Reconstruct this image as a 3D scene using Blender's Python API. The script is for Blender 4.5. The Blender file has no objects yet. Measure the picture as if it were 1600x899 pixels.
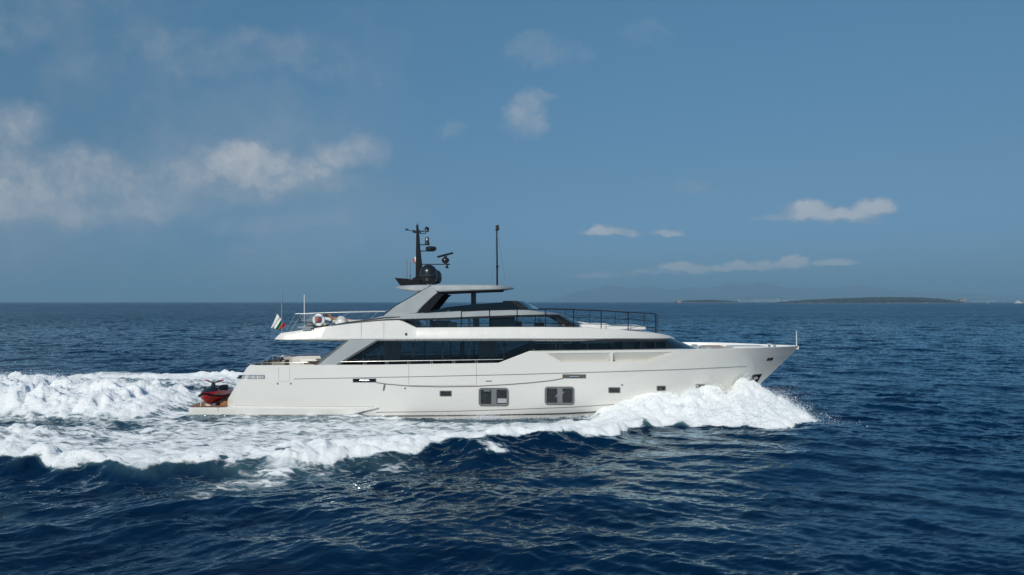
import bpy, bmesh, math, random
import numpy as np
from mathutils import Vector, Matrix

S = bpy.context.scene
COL = S.collection
R = math.radians
random.seed(7)
RNG = np.random.default_rng(11)

# ------------------------------------------------------------------ camera
F = 1066.67          # focal length in photo pixels (24 mm on a 36 mm gate)
H = 6.7              # camera height over the water
HZ = 472.0           # photo row of the horizon
YC = 43.6            # distance to the yacht's centreline
cam_d = bpy.data.cameras.new('camera')
cam_d.lens = 24.0
cam_d.sensor_width = 36.0
cam_d.shift_y = (HZ - 449.5) / 1600.0
cam_d.clip_start = 0.5
cam_d.clip_end = 160000
cam = bpy.data.objects.new('camera', cam_d)
cam.location = (0, 0, H)
cam.rotation_euler = (R(90), 0, 0)
COL.objects.link(cam)
S.camera = cam

# ------------------------------------------------------------------ light
SUN_EL = 34.0
SUN_AZ = -159.0      # clockwise from +Y : behind the camera, to the left
sdir = Vector((math.sin(R(SUN_AZ)) * math.cos(R(SUN_EL)), math.cos(R(SUN_AZ)) * math.cos(R(SUN_EL)), math.sin(R(SUN_EL))))
sun_d = bpy.data.lights.new('sun', 'SUN')
sun_d.energy = 3.05
sun_d.angle = R(0.53)
sun_d.color = (1.0, 0.93, 0.80)
sun = bpy.data.objects.new('sun', sun_d)
sun.rotation_euler = sdir.to_track_quat('Z', 'Y').to_euler()
sun.location = (-60, -60, 90)
COL.objects.link(sun)

S.view_settings.view_transform = 'Standard'
S.view_settings.look = 'None'
S.view_settings.gamma = 1.0
S.view_settings.use_curve_mapping = False
S.view_settings.exposure = 0.0
S.render.engine = 'CYCLES'
S.cycles.use_denoising = True
S.cycles.max_bounces = 8
S.cycles.transparent_max_bounces = 16
S.cycles.volume_bounces = 0
S.cycles.caustics_reflective = False
S.cycles.caustics_refractive = False
S.cycles.sample_clamp_indirect = 6.0

# ------------------------------------------------------------------ node helper
class NT:
    def __init__(self, tree):
        self.t = tree
        self.n = tree.nodes
        self.l = tree.links
    def new(self, kind, **kw):
        nd = self.n.new(kind)
        for k, v in kw.items():
            setattr(nd, k, v)
        return nd
    def put(self, sock, v):
        if hasattr(v, 'is_linked') or isinstance(v, bpy.types.NodeSocket):
            self.l.new(v, sock)
        else:
            sock.default_value = v
    def math(self, op, a, b=None, c=None, clamp=False):
        nd = self.new('ShaderNodeMath', operation=op, use_clamp=clamp)
        self.put(nd.inputs[0], a)
        if b is not None: self.put(nd.inputs[1], b)
        if c is not None: self.put(nd.inputs[2], c)
        return nd.outputs[0]
    def vmath(self, op, a, b=None):
        nd = self.new('ShaderNodeVectorMath', operation=op)
        self.put(nd.inputs[0], a)
        if b is not None: self.put(nd.inputs[1], b)
        return nd.outputs[0]
    def scale(self, v, s):
        nd = self.new('ShaderNodeVectorMath', operation='SCALE')
        self.put(nd.inputs[0], v); self.put(nd.inputs[3], s)
        return nd.outputs[0]
    def noise(self, vec, scale, detail=4, rough=0.55, dist=0.0, out=0, dim='3D'):
        nd = self.new('ShaderNodeTexNoise', noise_dimensions=dim)
        if vec is not None: self.l.new(vec, nd.inputs['Vector'])
        nd.inputs['Scale'].default_value = scale
        nd.inputs['Detail'].default_value = detail
        nd.inputs['Roughness'].default_value = rough
        nd.inputs['Distortion'].default_value = dist
        return nd.outputs[out]
    def ramp(self, v, lo, hi, a=0.0, b=1.0, smooth=True):
        nd = self.new('ShaderNodeMapRange')
        if smooth: nd.interpolation_type = 'SMOOTHSTEP'
        self.put(nd.inputs[0], v)
        self.put(nd.inputs[1], lo); self.put(nd.inputs[2], hi)
        self.put(nd.inputs[3], a); self.put(nd.inputs[4], b)
        return nd.outputs[0]
    def mix(self, f, a, b):
        nd = self.new('ShaderNodeMix', data_type='RGBA')
        self.put(nd.inputs[0], f)
        self.put(nd.inputs[6], a); self.put(nd.inputs[7], b)
        return nd.outputs[2]

# ------------------------------------------------------------------ sky
world = bpy.data.worlds.new('World')
S.world = world
world.use_nodes = True
w = NT(world.node_tree)
w.n.clear()
sky = w.new('ShaderNodeTexSky', sky_type='NISHITA', sun_disc=False)
sky.sun_elevation = R(SUN_EL)
sky.sun_rotation = R(SUN_AZ)
sky.altitude = 0
sky.air_density = 1.0
sky.dust_density = 0.6
sky.ozone_density = 2.2
geo = w.new('ShaderNodeTexCoord')
dirv = geo.outputs['Generated']
sep = w.new('ShaderNodeSeparateXYZ')
w.l.new(dirv, sep.inputs[0])
dy = w.math('MAXIMUM', sep.outputs[1], 0.05)
uu = w.math('DIVIDE', sep.outputs[0], dy)
vv = w.math('DIVIDE', sep.outputs[2], dy)
cmb = w.new('ShaderNodeCombineXYZ')
w.l.new(uu, cmb.inputs[0]); w.l.new(vv, cmb.inputs[1])
uv = cmb.outputs[0]
# billows that bend the outlines of the clouds
wob = w.noise(uv, 9.0, 5, 0.6, 0.0, 1)
wob = w.scale(w.vmath('SUBTRACT', wob, (0.5, 0.5, 0.5)), 0.075)
fine = w.noise(uv, 42.0, 5, 0.62, 0.0, 1)
fine = w.scale(w.vmath('SUBTRACT', fine, (0.5, 0.5, 0.5)), 0.022)
uvw = w.vmath('ADD', w.vmath('ADD', uv, wob), fine)
sw = w.new('ShaderNodeSeparateXYZ'); w.l.new(uvw, sw.inputs[0])
uvf = w.vmath('ADD', w.vmath('ADD', uv, w.scale(wob, 0.3)), fine)
sf = w.new('ShaderNodeSeparateXYZ'); w.l.new(uvf, sf.inputs[0])
# (centre px, centre py, half width, half height, strength, crisp)  - directions in the sky of each cloud
CLOUDS = [
    (385, 256, 74, 34, 1.15, 0), (350, 280, 120, 34, 0.80, 0), (440, 272, 90, 30, 0.9, 0), (550, 236, 56, 26, 0.85, 0), (480, 292, 90, 18, 0.55, 0),
    (250, 290, 130, 34, 0.72, 0), (90, 270, 140, 42, 0.85, 0), (30, 312, 150, 44, 0.90, 0), (190, 318, 140, 30, 0.72, 0), (10, 205, 70, 42, 0.85, 0),
    (400, 85, 130, 38, 0.50, 0), (290, 60, 100, 30, 0.40, 0), (480, 98, 100, 28, 0.42, 0), (15, 48, 50, 28, 0.56, 0), (560, 110, 60, 16, 0.42, 0),
    (420, 346, 120, 14, 0.50, 0), (390, 392, 20, 7, 0.42, 0), (848, 80, 52, 20, 0.56, 0), (905, 84, 30, 14, 0.45, 0), (1010, 52, 34, 20, 0.42, 0), (830, 66, 26, 14, 0.42, 0),
    (818, 186, 30, 22, 0.95, 0), (828, 160, 24, 24, 0.92, 0), (850, 146, 20, 8, 0.66, 0), (812, 204, 28, 14, 0.60, 0),
    (706, 203, 18, 14, 0.56, 0), (1080, 296, 26, 12, 0.40, 0),
    (1300, 337, 74, 17, 1.45, 1), (1270, 329, 38, 15, 1.4, 1), (1366, 326, 36, 18, 1.5, 1), (1225, 343, 50, 7, 0.9, 1), (1320, 347, 60, 6, 0.8, 1),
    (940, 364, 30, 10, 1.3, 1), (972, 366, 28, 10, 1.2, 1), (1041, 365, 26, 8, 1.2, 1), (1240, 408, 24, 11, 1.7, 1), (1070, 419, 46, 11, 1.6, 1), (1210, 413, 60, 7, 1.3, 1),
    (1150, 417, 64, 8, 1.4, 1), (1300, 412, 42, 8, 1.4, 1), (930, 430, 44, 9, 1.1, 1), (1020, 427, 50, 5, 1.0, 1),
]
tot = None
for (cx, cy, a, b, st, crisp) in CLOUDS:
    s_ = sf if crisp else sw
    gx = w.math('MULTIPLY', w.math('SUBTRACT', s_.outputs[0], (cx - 800) / F), F / a)
    gy = w.math('MULTIPLY', w.math('SUBTRACT', s_.outputs[1], (HZ - cy) / F), F / b)
    if crisp:      # flat undersides
        gy = w.math('MULTIPLY', gy, w.ramp(gy, -0.3, 0.1, 1.7, 1.0))
    d2 = w.math('ADD', w.math('MULTIPLY', gx, gx), w.math('MULTIPLY', gy, gy))
    g = w.ramp(d2, 0.0, 2.6 if not crisp else 2.0, st, 0.0)
    tot = g if tot is None else w.math('MAXIMUM', tot, g)
body = w.noise(uvw, 17.0, 7, 0.62)
curl = w.noise(uv, 60.0, 6, 0.6, 0.5)
er = w.math('ADD', w.math('MULTIPLY', w.math('SUBTRACT', body, 0.5), 1.25), w.math('MULTIPLY', w.math('SUBTRACT', curl, 0.5), 0.22))
dens = w.ramp(w.math('ADD', tot, w.math('MULTIPLY', er, w.ramp(tot, 0.0, 0.3))), 0.08, 1.60)
front = w.ramp(sep.outputs[1], 0.15, 0.35)
# thin veil that lies over the left half of the sky
veil = w.math('MULTIPLY', w.ramp(w.noise(uvw, 3.2, 6, 0.6), 0.42, 0.75), w.math('MULTIPLY', w.ramp(uu, 0.05, -0.45), 0.36))
dens = w.math('MULTIPLY', w.math('ADD', w.math('MULTIPLY', dens, 0.68), veil), front, clamp=True)
hs = w.new('ShaderNodeHueSaturation')
hs.inputs['Saturation'].default_value = 1.0
hs.inputs['Value'].default_value = 1.0
w.l.new(sky.outputs[0], hs.inputs['Color'])
# sky colour graded by elevation : darkened towards the horizon, bluer overhead
grade = w.new('ShaderNodeValToRGB')
cr = grade.color_ramp
cr.elements[0].position = 0.0; cr.elements[0].color = (0.18, 0.34, 0.66, 1)
cr.elements[1].position = 0.40; cr.elements[1].color = (0.585, 0.90, 0.92, 1)
e = cr.elements.new(0.78); e.color = (0.26, 0.72, 1.02, 1)
e = cr.elements.new(0.16); e.color = (0.395, 0.535, 0.62, 1)
w.l.new(sep.outputs[2], grade.inputs[0])
tint = w.new('ShaderNodeMix', data_type='RGBA', blend_type='MULTIPLY')
tint.inputs[0].default_value = 1.0
w.l.new(hs.outputs[0], tint.inputs[6])
w.l.new(grade.outputs[0], tint.inputs[7])
cloudc = w.mix(w.ramp(dens, 0.0, 0.75), tint.outputs[2], (4.6, 4.75, 5.0, 1))
cloudc = w.mix(dens, tint.outputs[2], w.mix(w.ramp(w.math('ADD', dens, w.math('MULTIPLY', w.math('SUBTRACT', curl, 0.5), 0.3)), 0.25, 0.75), (4.4, 4.6, 5.0, 1), (6.5, 6.4, 6.25, 1)))
bg = w.new('ShaderNodeBackground')
bg.inputs['Strength'].default_value = 0.095
w.l.new(cloudc, bg.inputs['Color'])
wo = w.new('ShaderNodeOutputWorld')
w.l.new(bg.outputs[0], wo.inputs['Surface'])

# ------------------------------------------------------------------ mesh helpers
def P(px, py, Y):
    """point of the place seen at photo pixel (px, py) at distance Y"""
    return Vector(((px - 800.0) / F * Y, Y, H - (py - HZ) / F * Y))

def mat(name, color, rough=0.5, metal=0.0, spec=0.5, coat=0.0, var=0.06, vscale=3.0, bump=0.0, bscale=20.0):
    m = bpy.data.materials.new(name)
    m.use_nodes = True
    t = NT(m.node_tree)
    b = t.n['Principled BSDF']
    b.inputs['Roughness'].default_value = rough
    b.inputs['Metallic'].default_value = metal
    b.inputs['Specular IOR Level'].default_value = spec
    b.inputs['Coat Weight'].default_value = coat
    b.inputs['Coat Roughness'].default_value = 0.06
    tc = t.new('ShaderNodeTexCoord').outputs['Object']
    n = t.noise(tc, vscale, 5, 0.6)
    c0 = tuple(max(0, c * (1 - var)) for c in color[:3]) + (1,)
    c1 = tuple(min(1, c * (1 + var)) for c in color[:3]) + (1,)
    t.put(b.inputs['Base Color'], t.mix(t.ramp(n, 0.3, 0.7), c0, c1))
    rn = t.ramp(t.noise(tc, vscale * 2.3, 4, 0.6), 0.25, 0.75, max(0.02, rough * 0.8), min(1, rough * 1.2))
    t.put(b.inputs['Roughness'], rn)
    if bump:
        bp = t.new('ShaderNodeBump')
        bp.inputs['Strength'].default_value = bump
        bp.inputs['Distance'].default_value = 0.02
        t.put(bp.inputs['Height'], t.noise(tc, bscale, 4, 0.6))
        t.put(b.inputs['Normal'], bp.outputs[0])
    return m

class MB:
    def __init__(self):
        self.v = []; self.f = []
    def add(self, vs, fs):
        o = len(self.v)
        self.v += [tuple(p) for p in vs]
        self.f += [tuple(i + o for i in f) for f in fs]
        return self
    def box(self, c, s, rot=None):
        hx, hy, hz = s[0] / 2, s[1] / 2, s[2] / 2
        vs = [Vector((x, y, z)) for x in (-hx, hx) for y in (-hy, hy) for z in (-hz, hz)]
        if rot is not None: vs = [rot @ p for p in vs]
        c = Vector(c)
        return self.add([p + c for p in vs], [(0, 1, 3, 2), (4, 6, 7, 5), (0, 4, 5, 1), (2, 3, 7, 6), (0, 2, 6, 4), (1, 5, 7, 3)])
    def prism(self, pts, vec):
        """extrude a planar outline along vec"""
        n = len(pts); vec = Vector(vec)
        a = [Vector(p) for p in pts]; b = [p + vec for p in a]
        fs = [tuple(range(n)), tuple(range(2 * n - 1, n - 1, -1))]
        fs += [(i, i + n, (i + 1) % n + n, (i + 1) % n) for i in range(n)]
        return self.add(a + b, fs)
    def pxprism(self, pix, Y, depth):
        return self.prism([P(x, y, Y) for x, y in pix], (0, depth, 0))
    def tube(self, path, r, n=8, caps=True):
        path = [Vector(p) for p in path]
        rs = r if isinstance(r, (list, tuple)) else [r] * len(path)
        vs = []; fs = []
        ref = None
        for i, p in enumerate(path):
            d = (path[min(i + 1, len(path) - 1)] - path[max(i - 1, 0)])
            d = d.normalized() if d.length > 1e-9 else Vector((0, 0, 1))
            if ref is None:
                ref = Vector((0, 0, 1)) if abs(d.z) < 0.9 else Vector((1, 0, 0))
            s = d.cross(ref).normalized(); u = s.cross(d).normalized(); ref = u
            for k in range(n):
                a = 2 * math.pi * k / n
                vs.append(p + (s * math.cos(a) + u * math.sin(a)) * rs[i])
        for i in range(len(path) - 1):
            for k in range(n):
                fs.append((i * n + k, i * n + (k + 1) % n, (i + 1) * n + (k + 1) % n, (i + 1) * n + k))
        if caps:
            fs.append(tuple(range(n - 1, -1, -1)))
            fs.append(tuple(range((len(path) - 1) * n, len(path) * n)))
        return self.add(vs, fs)
    def lathe(self, prof, c, n=24, axis='Z'):
        """prof: (radius, height)"""
        vs = []; fs = []
        c = Vector(c)
        for (r, z) in prof:
            for k in range(n):
                a = 2 * math.pi * k / n
                if axis == 'Z': p = Vector((r * math.cos(a), r * math.sin(a), z))
                elif axis == 'Y': p = Vector((r * math.cos(a), z, r * math.sin(a)))
                else: p = Vector((z, r * math.cos(a), r * math.sin(a)))
                vs.append(c + p)
        m = len(prof)
        for i in range(m - 1):
            for k in range(n):
                fs.append((i * n + k, i * n + (k + 1) % n, (i + 1) * n + (k + 1) % n, (i + 1) * n + k))
        fs.append(tuple(range(n - 1, -1, -1))); fs.append(tuple(range((m - 1) * n, m * n)))
        return self.add(vs, fs)
    def ball(self, c, r, n=14):
        rx, ry, rz = (r, r, r) if not isinstance(r, (tuple, list)) else r
        prof = [(max(1e-4, math.sin(math.pi * i / n)), -math.cos(math.pi * i / n)) for i in range(n + 1)]
        m = MB().lathe(prof, (0, 0, 0), 2 * n)
        return self.add([(c[0] + p[0] * rx, c[1] + p[1] * ry, c[2] + p[2] * rz) for p in m.v], m.f)
    def grid(self, rows, closed=False):
        """rows: list of equally long lists of points"""
        n = len(rows[0]); vs = [p for r in rows for p in r]; fs = []
        for i in range(len(rows) - 1):
            for k in range(n if closed else n - 1):
                fs.append((i * n + k, i * n + (k + 1) % n, (i + 1) * n + (k + 1) % n, (i + 1) * n + k))
        return self.add(vs, fs)
    def build(self, name, m, parent=None, smooth=False, bevel=0.0, seg=2, angle=35):
        me = bpy.data.meshes.new(name)
        off = parent.matrix_world.translation if parent is not None else Vector((0, 0, 0))
        off = WLOC.get(parent.name, Vector((0, 0, 0))) if parent is not None else off
        me.from_pydata([(p[0] - off.x, p[1] - off.y, p[2] - off.z) for p in self.v], [], self.f)
        bm = bmesh.new(); bm.from_mesh(me)
        bmesh.ops.remove_doubles(bm, verts=bm.verts, dist=1e-5)
        bmesh.ops.recalc_face_normals(bm, faces=bm.faces)
        if bevel:
            es = [e for e in bm.edges if len(e.link_faces) == 2 and e.calc_face_angle(0) > R(30)]
            bmesh.ops.bevel(bm, geom=es, offset=bevel, segments=seg, profile=0.7, affect='EDGES', clamp_overlap=True)
        if smooth:
            for f in bm.faces: f.smooth = True
            for e in bm.edges:
                if len(e.link_faces) == 2 and e.calc_face_angle(0) > R(angle): e.smooth = False
        bm.to_mesh(me); bm.free()
        o = bpy.data.objects.new(name, me)
        me.materials.append(m)
        COL.objects.link(o)
        if parent is not None:
            o.parent = parent
            WLOC[o.name] = off.copy()
        return o

    def build_each(self, name, m, parent=None, **kw):
        """every loose piece becomes a part of its own"""
        par = list(range(len(self.v)))
        def find(i):
            while par[i] != i:
                par[i] = par[par[i]]; i = par[i]
            return i
        for f in self.f:
            r0 = find(f[0])
            for i in f[1:]:
                par[find(i)] = r0
        groups = {}
        for f in self.f: groups.setdefault(find(f[0]), []).append(f)
        out = []
        for fs in groups.values():
            used = sorted(set(i for f in fs for i in f)); mp = {u: k for k, u in enumerate(used)}
            q = MB(); q.v = [self.v[u] for u in used]; q.f = [tuple(mp[i] for i in f) for f in fs]
            out.append(q.build(name, m, parent, **kw))
        return out

WLOC = {}
def tag(o, label=None, cat=None, group=None, kind=None):
    if label: o['label'] = label
    if cat: o['category'] = cat
    if group: o['group'] = group
    if kind: o['kind'] = kind
    return o

def thing(name, loc, label, cat, group=None):
    o = bpy.data.objects.new(name, None)
    o.empty_display_size = 0.3
    o.location = loc
    COL.objects.link(o)
    WLOC[o.name] = Vector(loc)
    return tag(o, label, cat, group)

def interp(x, tab):
    xs = [t[0] for t in tab]; ys = [t[1] for t in tab]
    return np.interp(x, xs, ys)

def mesh_np(name, verts, faces, m, smooth=True):
    """big meshes straight from arrays; faces (n,k)"""
    me = bpy.data.meshes.new(name)
    nv, nf, k = len(verts), len(faces), faces.shape[1]
    me.vertices.add(nv); me.loops.add(nf * k); me.polygons.add(nf)
    me.vertices.foreach_set('co', np.ascontiguousarray(verts, dtype=np.float32).ravel())
    me.loops.foreach_set('vertex_index', np.ascontiguousarray(faces, dtype=np.int32).ravel())
    me.polygons.foreach_set('loop_start', np.arange(0, nf * k, k, dtype=np.int32))
    me.polygons.foreach_set('loop_total', np.full(nf, k, dtype=np.int32))
    if smooth:
        me.polygons.foreach_set('use_smooth', np.ones(nf, dtype=bool))
    me.update(calc_edges=True)
    me.materials.append(m)
    o = bpy.data.objects.new(name, me)
    COL.objects.link(o)
    return o

# ------------------------------------------------------------------ sea
def wave_tile(L, N, lmin, lmax, lpeak, wind, spread, rms, seed):
    """heights and sideways shifts of one periodic patch of wind sea"""
    g = np.random.default_rng(seed)
    k1 = 2 * np.pi * np.fft.fftfreq(N, L / N)
    kx, ky = np.meshgrid(k1, k1, indexing='ij')
    k = np.hypot(kx, ky); k[0, 0] = 1e-6
    lam = 2 * np.pi / k
    c = np.abs((kx * wind[0] + ky * wind[1]) / k)
    amp = k ** -1.9 * np.exp(-0.5 * (lam / lpeak) ** 2) * (c ** spread * 0.85 + 0.15)
    amp[(lam < lmin) | (lam > lmax)] = 0
    ph = amp * (g.standard_normal((N, N)) + 1j * g.standard_normal((N, N)))
    h = np.fft.ifft2(ph).real
    s = rms / h.std()
    dx = np.fft.ifft2(1j * kx / k * ph).real * s
    dy = np.fft.ifft2(1j * ky / k * ph).real * s
    return L, N, h * s, dx, dy

def sample(tile, x, y, ang=0.0):
    L, N = tile[0], tile[1]
    ca, sa = math.cos(ang), math.sin(ang)
    X = (x * ca + y * sa) / L * N
    Yy = (-x * sa + y * ca) / L * N
    i = np.floor(X).astype(int); j = np.floor(Yy).astype(int)
    fx = (X - i).astype(np.float32); fy = (Yy - j).astype(np.float32)
    i0 = i % N; j0 = j % N; i1 = (i + 1) % N; j1 = (j + 1) % N
    out = []
    for a in tile[2:]:
        out.append((a[i0, j0] * (1 - fx) * (1 - fy) + a[i1, j0] * fx * (1 - fy) + a[i0, j1] * (1 - fx) * fy + a[i1, j1] * fx * fy))
    if len(out) == 3:
        h, a, b = out
        return h, a * ca - b * sa, a * sa + b * ca
    return out[0]

def fbm_tile(L, N, lmax, power, seed):
    g = np.random.default_rng(seed)
    k1 = 2 * np.pi * np.fft.fftfreq(N, L / N)
    kx, ky = np.meshgrid(k1, k1, indexing='ij')
    k = np.hypot(kx, ky); k[0, 0] = 1e-6
    a = k ** -power
    a[k < 2 * np.pi / lmax] = 0
    h = np.fft.ifft2(a * (g.standard_normal((N, N)) + 1j * g.standard_normal((N, N)))).real
    return L, N, h / h.std()

T1 = wave_tile(150.0, 1024, 1.2, 24.0, 8.0, (0.30, 0.954), 3.0, 0.072, 3)
T2 = wave_tile(37.0, 1024, 0.14, 1.6, 1.3, (-0.25, 0.968), 2.5, 0.010, 5)
TA = wave_tile(61.0, 1024, 0.35, 5.5, 2.4, (0.0, 1.0), 13.0, 0.023, 14)
NB = fbm_tile(40.0, 1024, 3.2, 2.35, 8)      # billows of white water
NL = fbm_tile(60.0, 512, 14.0, 1.9, 9)       # slow wandering of edges

# outer edge of the white water, measured from the yacht's centreline
A_OUT = [(-60, 19.0), (-30, 18.0), (-21, 17.2), (-15, 18.0), (-10.7, 16.4), (-8, 15.2), (-5.4, 14.6), (-3, 13.8),
         (-1, 12.7), (1.5, 11.4), (3.2, 10.9), (5.0, 10.4), (6.2, 8.3), (8.5, 6.6), (10.5, 6.8), (12.7, 7.8), (14.4, 7.6), (16.2, 6.0), (17.4, 5.3), (18.4, 4.8), (19.2, 4.2)]
BOWTOP = [(4.5, 0.0), (6.0, 0.45), (7.5, 0.95), (9.0, 1.20), (11.2, 1.30), (13.0, 1.52), (14.5, 1.70), (15.4, 1.48), (16.2, 1.05), (16.9, 0.56), (17.5, 0.24), (18.3, 0.0)]
HULLWL = [(-60, 0.0), (-19.3, 0.0), (-19.2, 3.3), (2, 3.35), (6, 3.05), (10, 2.0), (13, 0.8), (14.4, 0.0), (40, 0.0)]

def smooth(e0, e1, x):
    t = np.clip((x - e0) / (e1 - e0), 0, 1)
    return t * t * (3 - 2 * t)

def wake(x, y):
    """height added by the passing yacht, amount of foam (0..1), roughness of the foam"""
    side = np.where(y < YC, 1.0, -1.0)
    a = np.abs(y - YC)
    wob = sample(NL, x + 100 * (side < 0), y)
    ao = interp(x, A_OUT) + 0.55 * wob * smooth(8, 2, x) + 0.18 * wob
    ahead = smooth(18.5, 16.7, x)
    aft = smooth(-70, -35, x)
    hw = interp(x, HULLWL)
    t = a / np.maximum(ao, 0.1)
    # ---- foam amount
    edge = smooth(1.02, 0.94, t + 0.02 * sample(NB, x * 0.6, y * 0.6))
    foam = edge * ahead * (0.72 + 0.28 * aft)
    # the foam crest at its outer edge is densest, behind it the water opens up again
    mid = smooth(5.5, 1.0, x)
    dens = 1.0 - mid * (0.42 * smooth(0.93, 0.70, t))
    # bare dark water right against the side amidships
    bare = smooth(-8.5, -5.0, x) * smooth(6.5, 4.0, x) * smooth(hw + 2.3, hw + 0.7, a + 0.35 * wob)
    # trough beside the stern wave
    tr = smooth(-18.5, -21.5, x) * np.exp(-((a - 7.2 - 0.6 * wob) / 1.5) ** 2)
    thin = smooth(-22, -18, x) * smooth(-2.0, -7.0, x) * smooth(hw + 3.4, hw + 0.8, a + 0.5 * wob)
    boil = smooth(-19.3, -22.5, x) * smooth(5.6, 4.2, a)
    foam = foam * np.maximum(dens, boil) * (1 - 0.55 * bare) * (1 - 0.80 * tr * (1 - boil)) * (1 - 0.30 * thin)
    foam = np.maximum(foam, boil * 1.05)
    flecks = 0.46 * smooth(1.42, 1.0, t) * smooth(3.0, -8.0, x) * aft
    foam = np.maximum(foam, flecks * np.clip(0.75 + 0.35 * wob, 0, 1.2) * ahead)
    # ---- heights
    zb = interp(x, BOWTOP)
    ar = np.maximum(hw + 0.35, 1.3)
    q = np.clip((a - ar) / np.maximum(ao - ar, 0.3), 0, 1)
    bow = zb * np.where(a > ar, np.clip(1 - q ** 1.15, 0, 1), 0.80 + 0.20 * a / ar)
    jag = sample(NB, x * 1.25 + 0.4 * a, a * 0.28 + 7)
    bow = bow * np.clip(1 + 0.10 * jag, 0.7, 1.25)
    inb = np.clip(zb / 0.8, 0, 1) * smooth(0.2, 0.5, a)
    foam = foam * (1 - inb) + foam * inb * np.clip(1.02 - 0.20 * smooth(0.55, 1.0, q) + 0.16 * jag - 0.12 * smooth(15.5, 18.0, x), 0.35, 1.0)
    crest_h = 0.50 * smooth(7.5, 4.0, x) * smooth(-45, -20, x)
    cr = crest_h * (np.exp(-((a - ao + 0.9) / 1.1) ** 2) + 0.25 * np.exp(-((a - ao + 3.4) / 1.8) ** 2))
    cr -= 0.16 * crest_h / 0.5 * np.exp(-((a - ao - 2.4) / 1.6) ** 2)
    cr += 0.16 * crest_h / 0.5 * np.exp(-((a - ao - 5.4) / 1.7) ** 2)
    stern_x = smooth(-19.3, -26.0, x)
    st = stern_x * (1.35 + 0.25 * wob) * np.exp(-((a - 1.2) / 3.3) ** 4) * smooth(-70, -34, x)
    st += smooth(-19.3, -24, x) * 0.45 * np.exp(-((a - 10.5) / 2.4) ** 2) * smooth(-60, -34, x)
    st -= 0.18 * tr
    low = -0.22 * smooth(-9, -4, x) * smooth(7, 4, x) * smooth(7.5, 3.5, a)
    lump = np.clip(bow / 1.0, 0, 1) * 0.10 + np.clip(st / 1.0, 0, 1) * 0.17 + edge * ahead * (0.05 + 0.07 * np.exp(-((a - ao + 0.8) / 1.0) ** 2))
    nb = sample(NB, x, y)
    lumpy = lump * (np.abs(nb) * 1.1 - 0.35 + 0.30 * sample(NB, x * 2.7 + 5, y * 2.7))
    z = bow + cr + st + low + lumpy * edge * ahead
    calm = 1 - 0.55 * edge * ahead
    return z, np.clip(foam, 0, 1), calm, np.clip(bow, 0, 9) + np.clip(st, 0, 9)

def sea_surface(x, y, wide):
    fade = np.clip(1.6 / np.maximum(wide, 1e-3), 0, 1)
    h, dx, dy = sample(T1, x, y)
    hb, dbx, dby = sample(T1, x * 0.61 + 31, y * 0.61 + 17, 0.55)
    h2, dx2, dy2 = sample(T2, x, y, 0.15)
    f2 = np.clip(0.45 / np.maximum(wide, 1e-3), 0, 1)
    # two crossing trains of short waves, one stronger to the left of the track and one to the right
    wl_ = smooth(6.0, -9.0, x); wr_ = 1 - wl_
    wl_ = 0.35 + 0.65 * wl_; wr_ = 0.35 + 0.65 * wr_
    ha, dxa, dya = sample(TA, x, y, R(38)); hc, dxc, dyc = sample(TA, x + 23, y + 11, R(-27))
    f3 = np.clip(0.9 / np.maximum(wide, 1e-3), 0, 1)
    # gusts : rougher and calmer patches
    gust = 1.0 + 0.28 * np.clip(sample(NL, x * 0.35, y * 0.35), -2, 2)
    wz, foam, calm, mound = wake(x, y)
    z = (h * 0.85 + hb * 0.75) * fade * calm + h2 * f2 * gust * calm + (ha * wl_ + hc * wr_) * f3 * gust * calm + wz
    ch = 0.65
    X = x + ch * ((dx + 0.7 * dbx) * fade + dx2 * f2 * gust + 0.9 * (dxa * wl_ + dxc * wr_) * f3 * gust) * calm
    Y = y + ch * ((dy + 0.7 * dby) * fade + dy2 * f2 * gust + 0.9 * (dya * wl_ + dyc * wr_) * f3 * gust) * calm
    return X, Y, z, foam, mound

ys = [-6000, -800, -150, -40, -10, 0, 5, 8]
ys = ys + list(np.linspace(9.5, H * F / 560, 12))
d = np.concatenate([np.arange(559, 250, -0.75), np.arange(250, 110, -0.5), np.arange(110, 14, -0.27), np.arange(14, 1.0, -0.4)])
ys = np.array(ys + list(H * F / d) + [8500, 11000, 15000, 24000, 40000], dtype=np.float64)
us = np.concatenate([[-9, -4, -2.2, -1.6, -1.3], np.linspace(-1.12, -0.82, 90)[:-1], np.linspace(-0.82, 0.82, 1420), np.linspace(0.82, 1.12, 90)[1:], [1.3, 1.6, 2.2, 4, 9]])
wy = np.where(ys >= 9.5, ys, 9.5 + (9.5 - ys))
GX = us[None, :] * wy[:, None]
GY = np.repeat(ys[:, None], len(us), 1)
step = np.gradient(ys)[:, None] * np.ones_like(GX)
SX, SY, SZ, FO, MO = sea_surface(GX, GY, step)
far = smooth(2500, 700, GY) * smooth(3.0, 1.2, np.abs(us))[None, :] * smooth(-30, 5, GY)
SX = GX + (SX - GX) * far; SY = GY + (SY - GY) * far; SZ = SZ * far
SZ = np.where(far > 0, SZ, 0.0)
nr, nc = GX.shape
V = np.stack([SX, SY, SZ], -1).reshape(-1, 3)
idx = np.arange(nr * nc).reshape(nr, nc)
Q = np.stack([idx[:-1, :-1], idx[:-1, 1:], idx[1:, 1:], idx[1:, :-1]], -1).reshape(-1, 4)
fo = FO.reshape(-1)
qf = fo[Q].max(1)
isfoam = qf > 0.06

def add_attr(o, vals):
    at = o.data.attributes.new('foam', 'FLOAT', 'POINT')
    at.data.foreach_set('value', np.ascontiguousarray(vals, dtype=np.float32))

def sub_mesh(name, sel, m):
    q = Q[sel]
    used, inv = np.unique(q, return_inverse=True)
    o = mesh_np(name, V[used], inv.reshape(-1, 4), m)
    add_attr(o, fo[used])
    return o

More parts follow.
